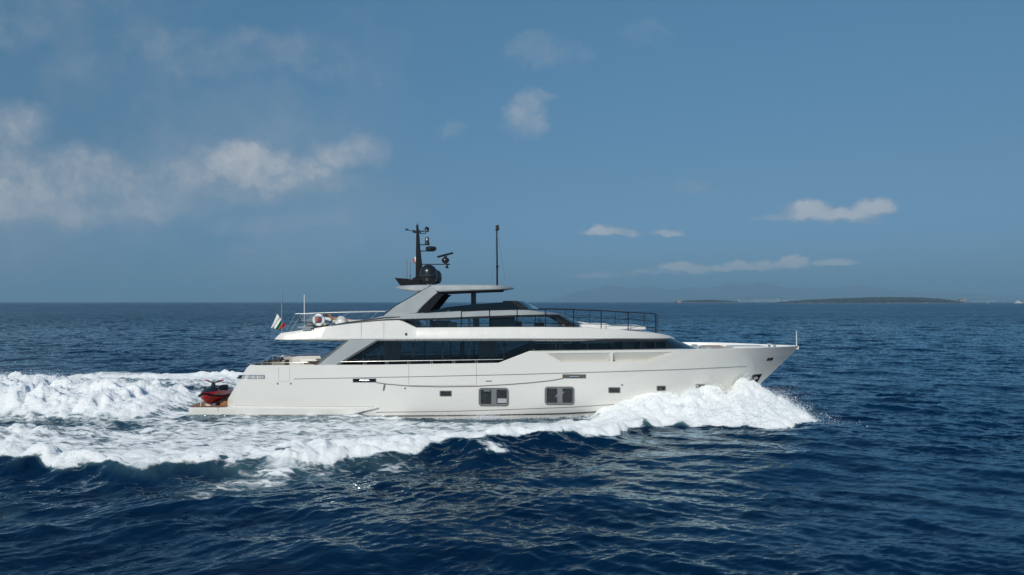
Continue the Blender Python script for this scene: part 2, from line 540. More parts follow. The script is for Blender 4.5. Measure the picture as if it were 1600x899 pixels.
def DIST(t, pos):
    sp = t.new('ShaderNodeSeparateXYZ'); t.put(sp.inputs[0], pos)
    return sp.outputs[1]

def water_material(name):
    m = bpy.data.materials.new(name)
    m.use_nodes = True
    t = NT(m.node_tree)
    b = t.n['Principled BSDF']
    out = t.n['Material Output']
    pos = t.new('ShaderNodeNewGeometry').outputs['Position']
    at = t.new('ShaderNodeAttribute', attribute_name='foam').outputs['Fac']
    # small ripples below the mesh's own size, stretched along the crests
    mp = t.new('ShaderNodeMapping'); t.put(mp.inputs['Vector'], pos)
    mp.inputs['Scale'].default_value = (0.42, 1.0, 1.0)
    mp.inputs['Rotation'].default_value = (0, 0, R(14))
    r1 = t.noise(mp.outputs[0], 1.3, 4, 0.6)
    r2 = t.noise(mp.outputs[0], 5.5, 4, 0.6)
    r3 = t.noise(mp.outputs[0], 0.35, 3, 0.55)
    rr = t.math('ADD', t.math('MULTIPLY', r1, 0.34), t.math('ADD', t.math('MULTIPLY', r2, 0.050), t.math('MULTIPLY', r3, 0.65)))
    # foam pattern : lacy cells and torn streaks
    mpf = t.new('ShaderNodeMapping'); t.put(mpf.inputs['Vector'], pos)
    mpf.inputs['Scale'].default_value = (0.45, 1.0, 0.8)
    nA = t.noise(mpf.outputs[0], 0.95, 7, 0.68, 0.9)
    nB = t.noise(mpf.outputs[0], 4.2, 6, 0.70, 0.6)
    vo = t.new('ShaderNodeTexVoronoi', feature='DISTANCE_TO_EDGE')
    vd = t.vmath('ADD', mpf.outputs[0], t.scale(t.noise(mpf.outputs[0], 1.6, 5, 0.65, 0, 1), 0.9))
    t.put(vo.inputs['Vector'], vd)
    vo.inputs['Scale'].default_value = 2.3
    cell = t.ramp(vo.outputs['Distance'], 0.0, 0.34, 1.0, 0.0)
    pat = t.math('ADD', t.math('ADD', t.math('MULTIPLY', nA, 0.62), t.math('MULTIPLY', nB, 0.38)), t.math('MULTIPLY', cell, 0.13))
    thr = t.math('SUBTRACT', 0.96, t.math('MULTIPLY', at, 0.90))
    fm = t.ramp(pat, t.math('SUBTRACT', thr, 0.03), t.math('ADD', thr, 0.15))
    fm = t.math('MULTIPLY', fm, t.ramp(at, 0.02, 0.14))
    aer = t.math('MULTIPLY', t.ramp(at, 0.15, 0.75), 0.85)
    deep = t.mix(t.ramp(r3, 0.3, 0.7), (0.0002, 0.0080, 0.027, 1), (0.0004, 0.0165, 0.047, 1))
    sub = t.mix(aer, deep, (0.10, 0.20, 0.22, 1))
    nC = t.noise(mpf.outputs[0], 1.9, 8, 0.72, 0.5)
    thick = t.ramp(t.math('ADD', t.math('ADD', t.math('MULTIPLY', nC, 0.7), t.math('MULTIPLY', nA, 0.3)), t.math('MULTIPLY', at, 0.22)), 0.45, 0.70)
    fcol = t.mix(thick, (0.42, 0.49, 0.53, 1), (0.90, 0.92, 0.93, 1))
    t.put(b.inputs['Base Color'], t.mix(fm, sub, fcol))
    t.put(b.inputs['Roughness'], t.math('ADD', t.math('MULTIPLY', fm, 0.70), t.ramp(DIST(t, pos), 60.0, 500.0, 0.05, 0.26)))
    b.inputs['Specular IOR Level'].default_value = 0.0
    # slopes of the waves too small or too far for the mesh, as tilts of the normal
    sp = t.new('ShaderNodeSeparateXYZ'); t.put(sp.inputs[0], pos)
    dist = sp.outputs[1]
    half = (0.5, 0.5, 0.5)
    def slope(scale, detail, k):
        c = t.noise(mp.outputs[0], scale, detail, 0.6, 0.0, 1)
        return t.scale(t.vmath('SUBTRACT', c, half), k)
    gust = t.noise(mp.outputs[0], 0.012, 4, 0.6)
    gust = t.ramp(gust, 0.32, 0.68, 0.62, 1.35)
    farw = t.ramp(dist, 45.0, 320.0, 0.0, 1.0)
    s1 = slope(5.0, 3, t.math('MULTIPLY', gust, 0.52))
    s2 = slope(1.5, 3, t.math('MULTIPLY', gust, t.math('ADD', 0.36, t.math('MULTIPLY', farw, 1.5))))
    s3 = slope(0.30, 3, t.math('MULTIPLY', farw, 2.0))
    s4 = slope(0.055, 3, t.math('MULTIPLY', t.ramp(dist, 250.0, 1500.0), 1.3))
    tot = t.vmath('ADD', t.vmath('ADD', s1, s2), t.vmath('ADD', s3, s4))
    tot = t.scale(tot, t.ramp(fm, 0, 1, 1.0, 0.25))
    flat = t.vmath('MULTIPLY', tot, (0.8, 1.0, 0.0))
    gn = t.new('ShaderNodeNewGeometry')
    nrm = t.vmath('NORMALIZE', t.vmath('ADD', gn.outputs['Normal'], flat))
    bp = t.new('ShaderNodeBump')
    bp.inputs['Distance'].default_value = 1.0
    bp.inputs['Strength'].default_value = 1.0
    t.put(bp.inputs['Height'], t.math('MULTIPLY', t.math('MULTIPLY', fm, t.math('ADD', nB, nA)), 0.05))
    soft = t.vmath('NORMALIZE', t.vmath('ADD', nrm, t.scale((-0.25, -0.45, 0.85), t.math('MULTIPLY', fm, 0.70))))
    t.put(bp.inputs['Normal'], soft)
    t.put(b.inputs['Normal'], bp.outputs[0])
    gl = t.new('ShaderNodeBsdfGlossy')
    gl.inputs['Color'].default_value = (0.70, 0.89, 0.98, 1)
    t.put(gl.inputs['Roughness'], t.ramp(DIST(t, pos), 60.0, 500.0, 0.04, 0.24))
    t.put(gl.inputs['Normal'], bp.outputs[0])
    fr = t.new('ShaderNodeFresnel')
    t.put(fr.inputs['IOR'], t.ramp(DIST(t, pos), 22.0, 120.0, 1.48, 1.17))
    t.put(fr.inputs['Normal'], bp.outputs[0])
    mx = t.new('ShaderNodeMixShader')
    t.put(mx.inputs[0], t.math('MULTIPLY', fr.outputs[0], t.ramp(fm, 0.0, 1.0, 1.0, 0.04)))
    t.l.new(b.outputs[0], mx.inputs[1]); t.l.new(gl.outputs[0], mx.inputs[2])
    t.l.new(mx.outputs[0], out.inputs['Surface'])
    return m

M_SEA = water_material('sea_water')
sea = sub_mesh('sea', ~isfoam, M_SEA)
tag(sea, 'dark blue choppy open sea', None, None, 'structure')
wk = sub_mesh('wake_foam', isfoam, M_SEA)
tag(wk, 'white churned foam of the yacht wake spreading along its side', 'wake foam', None, 'stuff')

# ------------------------------------------------------------------ flying spray
M_SPRAY = bpy.data.materials.new('spray')
M_SPRAY.use_nodes = True
_t = NT(M_SPRAY.node_tree)
_b = _t.n['Principled BSDF']
_b.inputs['Base Color'].default_value = (0.90, 0.94, 0.98, 1)
_b.inputs['Roughness'].default_value = 0.6
_b.inputs['Specular IOR Level'].default_value = 0.2
_tr = _t.new('ShaderNodeBsdfTranslucent'); _tr.inputs['Color'].default_value = (0.88, 0.9, 0.92, 1)
_mx = _t.new('ShaderNodeMixShader'); _mx.inputs[0].default_value = 0.45
_t.l.new(_b.outputs[0], _mx.inputs[1]); _t.l.new(_tr.outputs[0], _mx.inputs[2])
_t.l.new(_mx.outputs[0], _t.n['Material Output'].inputs['Surface'])

_mx.inputs[0].default_value = 0.3
_tp = _t.new('ShaderNodeBsdfTransparent')
_m3 = _t.new('ShaderNodeMixShader'); _m3.inputs[0].default_value = 0.35
_t.l.new(_mx.outputs[0], _m3.inputs[1]); _t.l.new(_tp.outputs[0], _m3.inputs[2])
_t.l.new(_m3.outputs[0], _t.n['Material Output'].inputs['Surface'])

def droplets(name, pts, size, label):
    n = len(pts)
    # each drop a fleck of torn water turned anyhow about the light
    nr_ = np.array(sdir) + RNG.normal(0, 0.75, (n, 3)); nr_ /= np.linalg.norm(nr_, axis=1, keepdims=True)
    ax = np.cross(nr_, RNG.normal(0, 1, (n, 3))); ax /= np.linalg.norm(ax, axis=1, keepdims=True) + 1e-9
    ay = np.cross(nr_, ax)
    k6 = np.arange(6) * np.pi / 3
    rs = size[:, None] * (0.6 + 0.8 * RNG.random((n, 6)))
    v = pts[:, None, :] + ax[:, None, :] * (np.cos(k6)[None] * rs)[:, :, None] + ay[:, None, :] * (np.sin(k6)[None] * rs * 0.8)[:, :, None]
    f = (np.arange(n) * 6)[:, None, None] + np.array([(0, 1, 2), (0, 2, 3), (0, 3, 4), (0, 4, 5)])[None]
    o = mesh_np(name, v.reshape(-1, 3), f.reshape(-1, 3), M_SPRAY)
    tag(o, label, 'spray', None, 'stuff')
    return o

def scatter(n, x0, x1, amin, amax, weight, lift, sz, seed, sides=(1, -1), throw=0.0):
    """droplets leaving the surface of the white water: lift = mean height over it"""
    g = np.random.default_rng(seed)
    x = g.uniform(x0, x1, n * 6)
    sd = g.choice(sides, n * 6)
    a = g.uniform(amin, amax, n * 6)
    y = YC - sd * a
    z, fo_, c_, mo_ = wake(x, y)
    wgt = weight(x, a, z, fo_, mo_)
    nb = sample(NB, x * 0.55 + 3, y * 0.55 + 9)
    wgt = wgt * np.clip(0.55 + 0.55 * nb, 0, 1.8)
    keep = g.random(n * 6) < wgt / 1.8
    x, y, z, sd, mo_, nb = x[keep][:n], y[keep][:n], z[keep][:n], sd[keep][:n], mo_[keep][:n], nb[keep][:n]
    up = g.exponential(1.0, len(x)) * lift * (0.35 + np.clip(nb + 0.6, 0, 2.5)) * (0.4 + np.clip(mo_, 0, 1.6) * 0.6)
    up = np.minimum(up, lift * 5.0)
    out = up * throw * g.uniform(0.2, 1.0, len(x))
    p = np.stack([x + g.normal(0, 0.06, len(x)) + out * 0.7, y - sd * out + g.normal(0, 0.08, len(x)), z + up + 0.01], -1)
    s = sz * g.lognormal(-0.25, 0.75, len(x)) / (1 + 0.9 * up / max(lift, 0.01) * 0.35)
    return p, np.clip(s, 0.004, 0.07)

def inhull(p):
    return np.abs(p[:, 1] - YC) < interp(p[:, 0], HULLWL) + 0.12

p1, s1 = scatter(36000, 4.8, 18.9, 0.0, 8.2, lambda x, a, z, f, m: np.clip(m * 1.1, 0, 1.5) * (f > 0.02), 0.09, 0.014, 21, throw=0.5)
p2, s2 = scatter(60000, 10.0, 18.9, 0.0, 7.6, lambda x, a, z, f, m: np.clip(m, 0.12, 1.2), 0.26, 0.0095, 22, throw=0.9)
p = np.concatenate([p1, p2]); s = np.concatenate([s1, s2]); k = ~inhull(p)
droplets('bow_spray', p[k], s[k], 'white spray thrown up beside the bow of the yacht')
p1, s1 = scatter(36000, -40.0, -19.2, 0.0, 8.5, lambda x, a, z, f, m: np.clip(m * 1.2, 0, 1.5), 0.10, 0.015, 23)
p2, s2 = scatter(26000, -40.0, -21, 0.0, 6.0, lambda x, a, z, f, m: np.clip(m - 0.2, 0, 1.2), 0.22, 0.0100, 24)
p = np.concatenate([p1, p2]); s = np.concatenate([s1, s2])
droplets('stern_spray', p, s, 'white billowing spray boiling up behind the stern')
p1, s1 = scatter(60000, -40.0, 6.5, 8.0, 17.5, lambda x, a, z, f, m: np.exp(-((a - interp(x, A_OUT) + 1.0) / 0.7) ** 2) * 1.4 * (f > 0.66), 0.03, 0.011, 25, throw=0.0)
g = np.random.default_rng(31)
n_ = 5000
px_ = g.uniform(-4.5, 6.0, n_) ; px_ = np.where(g.random(n_) < 0.5, g.normal(-1.6, 0.5, n_), px_)
pz_ = np.abs(g.normal(0, 0.10, n_)) + 0.02
py_ = YC - interp(px_, HULLWL) - 0.15 - np.abs(g.normal(0, 0.35, n_))
p1 = np.concatenate([p1, np.stack([px_, py_, pz_ - 0.15], -1)]); s1 = np.concatenate([s1, g.uniform(0.008, 0.026, n_)])
droplets('crest_spray', p1, s1, 'white spray tumbling along the outer crest of the wake')

M_HAZE = bpy.data.materials.new('haze')
M_HAZE.use_nodes = True
_t = NT(M_HAZE.node_tree); _t.n.clear()
_v = _t.new('ShaderNodeVolumePrincipled')
_v.inputs['Color'].default_value = (0.44, 0.76, 1.0, 1)
_v.inputs['Density'].default_value = 9e-5
_v.inputs['Anisotropy'].default_value = 0.0
_o = _t.new('ShaderNodeOutputMaterial')
_t.l.new(_v.outputs[0], _o.inputs['Volume'])

# ------------------------------------------------------------------ materials of the yacht
M_WHITE = mat('white_gelcoat', (0.760, 0.748, 0.715), 0.22, 0.0, 0.5, 0.6, 0.006, 0.6)
M_WHITE2 = mat('white_paint', (0.745, 0.730, 0.70), 0.28, 0.0, 0.5, 0.3, 0.006, 0.8)
M_SILVER = mat('silver_paint', (0.44, 0.46, 0.465), 0.34, 0.30, 0.5, 0.4, 0.015, 0.7)
M_GREY = mat('grey_paint', (0.20, 0.215, 0.225), 0.35, 0.2, 0.5, 0.2, 0.05, 1.5)
M_DARK = mat('dark_trim', (0.020, 0.022, 0.026), 0.30, 0.0, 0.5, 0.2, 0.15, 2.0)
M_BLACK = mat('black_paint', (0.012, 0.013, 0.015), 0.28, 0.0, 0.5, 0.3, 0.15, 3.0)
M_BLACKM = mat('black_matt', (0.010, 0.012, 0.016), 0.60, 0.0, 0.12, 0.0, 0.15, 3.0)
M_SEAM = mat('seam', (0.17, 0.17, 0.165), 0.6)
M_CHROME = mat('polished_steel', (0.78, 0.79, 0.80), 0.14, 1.0, 0.5, 0.0, 0.05, 4.0)
M_STEELW = mat('brushed_steel', (0.48, 0.49, 0.50), 0.30, 0.7, 0.5, 0.0, 0.06, 4.0)
M_TEAK = mat('teak', (0.30, 0.155, 0.075), 0.55, 0.0, 0.4, 0.0, 0.25, 6.0)
M_CUSH = mat('cushion_fabric', (0.62, 0.58, 0.51), 0.85, 0.0, 0.2, 0.0, 0.08, 5.0, 0.2, 30)
M_CUSHW = mat('white_cushion', (0.80, 0.79, 0.76), 0.8, 0.0, 0.2, 0.0, 0.05, 5.0, 0.2, 30)
M_BROWN = mat('brown_upholstery', (0.085, 0.050, 0.036), 0.7, 0.0, 0.3, 0.0, 0.15, 5.0)
M_CURT = mat('curtain_fabric', (0.75, 0.74, 0.68), 0.9, 0.0, 0.1, 0.0, 0.1, 8.0)
M_RED = mat('red_gloss', (0.36, 0.009, 0.012), 0.22, 0.0, 0.5, 0.6, 0.08, 4.0)
M_REDF = mat('red_fabric', (0.42, 0.025, 0.032), 0.8)
M_GREENF = mat('green_fabric', (0.008, 0.17, 0.08), 0.8)
M_WHITEF = mat('white_fabric', (0.78, 0.78, 0.77), 0.8)
M_SKIN = mat('skin', (0.42, 0.22, 0.145), 0.5)
M_HAIR = mat('hair', (0.025, 0.015, 0.010), 0.6)
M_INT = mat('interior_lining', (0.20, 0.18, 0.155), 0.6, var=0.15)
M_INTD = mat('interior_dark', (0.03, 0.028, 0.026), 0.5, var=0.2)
M_ROPE = mat('rope', (0.12, 0.12, 0.12), 0.9)

def glass_mat(name, tint, base=(0.01, 0.012, 0.014), body=0.0, rough=0.02, ior=1.6):
    """tinted pane : what is behind shows through the tint, sea and sky mirror in it"""
    m = bpy.data.materials.new(name)
    m.use_nodes = True
    t = NT(m.node_tree)
    t.n.remove(t.n['Principled BSDF'])
    out = t.n['Material Output']
    tr = t.new('ShaderNodeBsdfTransparent'); tr.inputs['Color'].default_value = (*tint, 1)
    gl = t.new('ShaderNodeBsdfGlossy'); gl.inputs['Roughness'].default_value = rough
    gl.inputs['Color'].default_value = (0.95, 0.97, 1, 1)
    df = t.new('ShaderNodeBsdfDiffuse'); df.inputs['Color'].default_value = (*base, 1)
    m1 = t.new('ShaderNodeMixShader'); m1.inputs[0].default_value = body
    t.l.new(tr.outputs[0], m1.inputs[1]); t.l.new(df.outputs[0], m1.inputs[2])
    fr = t.new('ShaderNodeFresnel'); fr.inputs['IOR'].default_value = ior
    tc = t.new('ShaderNodeTexCoord').outputs['Object']
    bp = t.new('ShaderNodeBump'); bp.inputs['Strength'].default_value = 0.04; bp.inputs['Distance'].default_value = 0.05
    t.put(bp.inputs['Height'], t.noise(tc, 0.8, 2, 0.5))
    t.l.new(bp.outputs[0], gl.inputs['Normal'])
    m2 = t.new('ShaderNodeMixShader')
    t.l.new(fr.outputs[0], m2.inputs[0]); t.l.new(m1.outputs[0], m2.inputs[1]); t.l.new(gl.outputs[0], m2.inputs[2])
    t.l.new(m2.outputs[0], out.inputs['Surface'])
    return m
M_GLASS = glass_mat('dark_tinted_glass', (0.44, 0.47, 0.48), body=0.10)
M_GLASSC = glass_mat('clear_tinted_glass', (0.94, 0.97, 0.98), body=0.01)
M_GLASSP = glass_mat('pale_glass', (0.80, 0.88, 0.90), body=0.02)
M_GLASSK = glass_mat('smoked_screen', (0.05, 0.055, 0.06), base=(0.010, 0.020, 0.030), body=0.85, rough=0.06, ior=1.28)

# ------------------------------------------------------------------ hull shape
SHEER = [(-18.0, 2.93), (-15.6, 2.95), (-8, 2.99), (-0.80, 3.10), (1.02, 3.80), (3, 3.83), (9.5, 3.90), (14, 3.93), (18.5, 3.88)]
STEM = [(-1.2, 12.0), (-0.3, 13.9), (0.4, 14.8), (1.67, 16.05), (2.6, 17.05), (3.3, 17.8), (3.95, 18.38)]
AFT = [(-1.2, -17.1), (0.45, -17.0), (0.9, -16.95), (2.2, -16.15), (2.8, -15.75), (3.1, -15.4)]

def hull_hb(X, z):
    X = np.asarray(X, float); z = np.asarray(z, float)
    xs = interp(z, STEM); xa = interp(z, AFT)
    zz = np.clip(z / 3.9, -0.3, 1.0)
    B = 3.34 + 0.26 * np.clip(zz, 0, 1) ** 0.6 - 1.0 * np.clip(-zz * 2.4, 0, 1) ** 1.5
    L = 14.5 - 4.2 * np.clip(zz, 0, 1)
    p = 1.65 + 0.75 * np.clip(zz, 0, 1)
    u = np.clip((xs - X) / L, 0, 1)
    hb = B * (1 - (1 - u) ** p)
    hb -= np.clip((-9.0 - X) / 8.0, 0, 1) ** 2 * 0.16
    hb -= np.clip(0.52 - (X - xa), 0, 0.52) * 0.80
    return np.maximum(hb, 0.004)

def in_recess(X, z):
    """depth of the sunk panels in the raised bulwark; their floor leans inwards towards the bottom"""
    zt = interp(X, SHEER)
    dn = zt - z                      # below the rail
    top, bot = 0.13, 0.66
    k = (dn - top) / (bot - top)
    xl = 2.05 + 0.95 * k; xr = 9.45 - 1.35 * k
    inside = (dn > top) & (dn < bot) & (X > xl) & (X < xr) & ~((X > 5.72) & (X < 5.95))
    return np.where(inside, 0.03 + 0.46 * np.clip(k, 0, 1), 0.0)

def hullp(px, py, off=0.0):
    Y = 40.0
    for _ in range(12):
        p = P(px, py, Y)
        Y = YC - float(hull_hb(p.x, p.z)) - off
    return P(px, py, Y)

yacht = thing('motor_yacht', (0, YC, 0), 'long white motor yacht with silver superstructure speeding across the open sea', 'motor yacht')

NCOL, NROW = 660, 96
cu = np.linspace(0, 1, NCOL)
cu = np.concatenate([[0, 0.0006], cu[1:-1], [0.9994, 1]])
vr = np.concatenate([np.linspace(0, 0.45, 22)[:-1], np.linspace(0.45, 0.80, 22)[:-1], np.linspace(0.80, 1.0, NROW - 42)])
ZB = -1.0
zz = np.zeros((len(vr), len(cu))); XX = zz.copy()
for it in range(14):
    xs_ = interp(zz, STEM); xa_ = interp(zz, AFT)
    XX = xa_ + cu[None, :] * (xs_ - xa_)
    zz = ZB + vr[:, None] * (interp(XX, SHEER) - ZB)
HB = hull_hb(XX, zz)
OUTY = HB - in_recess(XX, zz)
def deck_z(X):
    X = np.asarray(X, float)
    return np.where(X < 6.5, 2.02, interp(X, SHEER) - 0.16)
hull = MB()
def hull_side(sg):
    rows = []
    for i in range(len(vr)):
        rows.append([(XX[i, j], YC - sg * OUTY[i, j], zz[i, j]) for j in range(len(cu))])
    tx, tz, th = XX[-1], zz[-1], HB[-1]
    th2 = np.maximum(th - 0.14 - 0.44 * np.clip((tx - 1.2) / 0.5, 0, 1) * np.clip((10.6 - tx) / 0.8, 0, 1), 0.002)
    rows.append([(tx[j], YC - sg * (th[j] * 0.7 + th2[j] * 0.3), tz[j] + 0.025) for j in range(len(cu))])
    rows.append([(tx[j], YC - sg * th2[j], tz[j] + 0.02) for j in range(len(cu))])
    dz = deck_z(tx)
    th3 = np.minimum(th2, np.maximum(hull_hb(tx, dz) - 0.16, 0.001))
    rows.append([(tx[j], YC - sg * th3[j], min(dz[j], tz[j]) - 0.05) for j in range(len(cu))])
    hull.grid(rows)
hull_side(1); hull_side(-1)
# transom
hull.grid([[(XX[i, 0], YC - OUTY[i, 0] + 2 * OUTY[i, 0] * k / 8, zz[i, 0]) for k in range(9)] for i in range(len(vr))])
hull_o = hull.build('hull', M_WHITE, yacht, smooth=True, angle=24)

# decks inside the bulwark
dk = MB()
dx_ = np.linspace(-15.6, 6.5, 40)
dk.grid([[(x, YC - s * (float(hull_hb(x, 2.02)) - 0.15), 2.02) for s in (1, 0, -1)] for x in dx_])
dk.build('main_deck', M_TEAK, yacht)
dk = MB()
dx_ = np.linspace(6.5, 18.2, 60)
dk.grid([[(x, YC - s * max(0.002, float(hull_hb(x, deck_z(x))) - 0.15), float(deck_z(x)) + (0.03 if abs(s) < 1 else 0)) for s in (1, 0.5, 0, -0.5, -1)] for x in dx_])
dk.build('foredeck', M_WHITE2, yacht, smooth=True)
b = MB()
for yy in (-1.15, 1.15):
    b.box((13.1, YC + yy, 3.80), (1.25, 0.7, 0.08))
b.build_each('foredeck_pad', M_TEAK, yacht, bevel=0.03)
b = MB()
b.box((11.9, YC - 0.9, 3.84), (0.30, 0.4, 0.18)); b.box((11.9, YC + 0.9, 3.84), (0.30, 0.4, 0.18))
b.build_each('deck_locker', M_STEELW, yacht, bevel=0.04)
b = MB()
b.box((15.0, YC, 3.84), (2.2, 1.5, 0.12))
b.build('bow_hatch', M_WHITE2, yacht, bevel=0.04)
b = MB()
for yy in (-0.45, 0.45):
    b.lathe([(0.10, 0), (0.10, 0.12), (0.07, 0.14), (0.12, 0.22), (0.12, 0.26)], (16.6, YC + yy, 3.76), 16)
b.build_each('windlass', M_CHROME, yacht, smooth=True)
b = MB().tube([P(1244.5, 541, YC), P(1244.5, 517, YC)], [0.035, 0.022], 8)
b.build('bow_staff', M_WHITE2, yacht, smooth=True)

def hstrip(pix, half, off, steps=60, closed=False):
    """a thin band lying on the hull along a photo polyline"""
    path = []
    for (a, b_) in zip(pix[:-1], pix[1:]):
        n = max(2, int(steps * abs(b_[0] - a[0]) / 700) + 2)
        for k in range(n):
            path.append((a[0] + (b_[0] - a[0]) * k / n, a[1] + (b_[1] - a[1]) * k / n))
    path.append(pix[-1])
    return [hullp(x, y, off) for x, y in path]

def hull_line(name, pix, r, m, off=0.0):
    pts = hstrip(pix, r, off)
    return MB().tube(pts, r, 6).build(name, m, yacht, smooth=True)

def hull_plate(pix, off0, off1, name, m, parent=None, bevel=0.0, rnd=0.0):
    """plate following the hull inside a photo outline"""
    if rnd:
        (x0, y0), (x1, y1) = pix
        q = []
        for cx, cy, a0 in ((x1 - rnd, y0 + rnd, -90), (x1 - rnd, y1 - rnd, 0), (x0 + rnd, y1 - rnd, 90), (x0 + rnd, y0 + rnd, 180)):
            for k in range(5):
                a = R(a0 + 90 * k / 4)
                q.append((cx + rnd * math.cos(a), cy + rnd * math.sin(a)))
        pix = q
    outer = [hullp(x, y, off1) for x, y in pix]
    inner = [p + Vector((0, off1 - off0, 0)) for p in outer]
    n = len(pix)
    mb = MB().add(outer + inner, [tuple(range(n)), tuple(range(2 * n - 1, n - 1, -1))] + [(i, i + n, (i + 1) % n + n, (i + 1) % n) for i in range(n)])
    return mb.build(name, m, parent or yacht, bevel=bevel)

hull_line('styling_line', [(459, 592.3), (640, 589), (800, 585.5), (960, 581), (1080, 577), (1166, 572.6)], 0.022, M_GREY, 0.0)
hull_line('spray_rail', [(588, 644.5), (700, 643), (800, 640), (900, 636), (985, 630.5), (1040, 625)], 0.020, M_SEAM, 0.0)
hull_line('boot_stripe', [(540, 650.5), (640, 650), (760, 649), (880, 646.5), (980, 641), (1060, 633)], 0.035, M_DARK, 0.0)
# folding side terrace and boarding gate : seams in the topside
hull_line('terrace_seam', [(638.6, 571), (638.7, 602.6), (744.6, 602.0), (744.4, 569)], 0.010, M_SEAM, -0.002)
hull_line('gate_seam', [(435.5, 574), (435.6, 596), (452.5, 596), (452.7, 574)], 0.007, M_SEAM, -0.002)
hull_line('transom_seam', [(356, 634.0), (470, 635.2), (585, 635.8)], 0.008, M_SEAM, -0.002)
for (x, y) in ((434, 599.6), (454.5, 599.6), (633, 607), (972, 601.5)):
    c = hullp(x, y, 0.0)
    MB().lathe([(0.055, -0.02), (0.055, 0.012), (0.035, 0.02)], c + Vector((0, 0.0, 0)), 14, 'Y').build('drain_fitting', M_GREY, yacht, smooth=True)
hull_plate([(759, 595.0), (768, 595.0), (768, 596.3), (759, 596.3)], 0.03, 0.012, 'vent_slot', M_SEAM)

def hawse(x0, y0, x1, y1, m=M_BLACKM):
    o = hull_plate([(x0, y0), (x1, y0), (x1, y1), (x0, y1)], -0.05, 0.010, 'mooring_port', m)
    rim = MB().tube(hstrip([(x0, y0), (x1, y0), (x1, y1), (x0, y1), (x0, y0)], 0, 0.012), 0.017, 6)
    rim.build('rim', M_STEELW, o, smooth=True)
    xm = (x0 + x1) / 2
    c = hullp(xm, y1 - 1.5, 0.02)
    cl = MB().tube([c + Vector((-0.28, -0.01, 0.06)), c + Vector((0.28, -0.01, 0.06))], 0.03, 8)
    cl.box(c + Vector((-0.1, 0, 0.0)), (0.07, 0.05, 0.10)); cl.box(c + Vector((0.1, 0, 0.0)), (0.07, 0.05, 0.10))
    cl.build('cleat', M_CHROME, o, smooth=True)
hawse(551.5, 591.6, 587.5, 597.6)
hawse(879.0, 585.3, 915.5, 591.2, mat('brown_grey_steel', (0.11, 0.10, 0.085), 0.6, 0.0, 0.2))  # forward port filled with one dark brownish grey

def big_window(x0, y0, x1, y1, items):
    fr = hull_plate([(x0, y0), (x1, y1)], -0.05, 0.052, 'hull_window', M_GREY, rnd=4.0)
    lip = []
    q = []
    rnd = 4.0
    for cx, cy, a0 in ((x1 - rnd, y0 + rnd, -90), (x1 - rnd, y1 - rnd, 0), (x0 + rnd, y1 - rnd, 90), (x0 + rnd, y0 + rnd, 180)):
        for k in range(5):
            a = R(a0 + 90 * k / 4)
            q.append((cx + rnd * math.cos(a), cy + rnd * math.sin(a)))
    q.append(q[0])
    MB().tube([hullp(x, y, 0.046) for x, y in q], 0.030, 6).build('lip', M_SEAM, fr, smooth=True)
    w_ = x1 - x0
    for (a0, a1) in ((x0 + 2.2, x0 + 0.42 * w_), (x1 - 0.40 * w_, x1 - 2.2)):
        hull_plate([(a0, y0 + 2.0), (a1, y1 - 2.4)], 0.0, 0.062, 'pane', M_GLASSD, fr, rnd=1.6)
    for (a0, b0, a1, b1, m) in items:
        hull_plate([(a0, b0), (a1, b0), (a1, b1), (a0, b1)], 0.040, 0.068, 'blind', m, fr)
M_GLASSD = mat('dark_window', (0.022, 0.026, 0.030), 0.05, 0.0, 0.4, 0.0, 0.4, 6.0)
M_BLIND = mat('window_blind', (0.42, 0.44, 0.45), 0.5, 0, 0.5, 0.5)
big_window(748.6, 607.0, 794.0, 633.8, [(777.5, 623.0, 791.5, 630.0, M_BLIND), (756, 609.6, 766, 611.8, M_SEAM)])
big_window(851.8, 605.2, 896.8, 631.8, [])
def small_window(x0, y0, x1, y1):
    fr = hull_plate([(x0, y0), (x1, y1)], -0.05, 0.012, 'hull_port', M_SEAM, rnd=1.4)
    hull_plate([(x0 + 1.6, y0 + 1.3), (x1 - 1.6, y1 - 1.3)], 0.0, 0.018, 'pane', M_GLASSD, fr, rnd=0.8)
small_window(686.8, 610.6, 706.0, 619.8)
small_window(950.5, 605.4, 969.5, 614.6)
small_window(1026, 603.0, 1040.5, 611.0)
small_window(1087, 600.4, 1101.5, 608.0)
# anchor pocket and bow fairlead
ap = hull_plate([(1177.0, 585.6), (1191.0, 584.6), (1183.5, 597.5), (1168, 599.0)], -0.05, 0.012, 'anchor_pocket', M_BLACKM)
c = hullp(1180, 591, 0.03)
MB().box(c, (0.36, 0.05, 0.10)).box(c + Vector((-0.02, -0.01, -0.06)), (0.08, 0.05, 0.40), Matrix.Rotation(R(28), 3, 'Y')).build('anchor', M_STEELW, ap, bevel=0.015)
fl = hull_plate([(1200.0, 559.8), (1208.6, 559.2), (1206.4, 563.6), (1197.6, 564.0)], -0.05, 0.012, 'fairlead', M_BLACKM)
hull_plate([(1203.0, 559.6), (1204.2, 559.5), (1202.0, 563.8), (1200.8, 563.9)], 0.005, 0.03, 'roller', M_STEELW, fl)

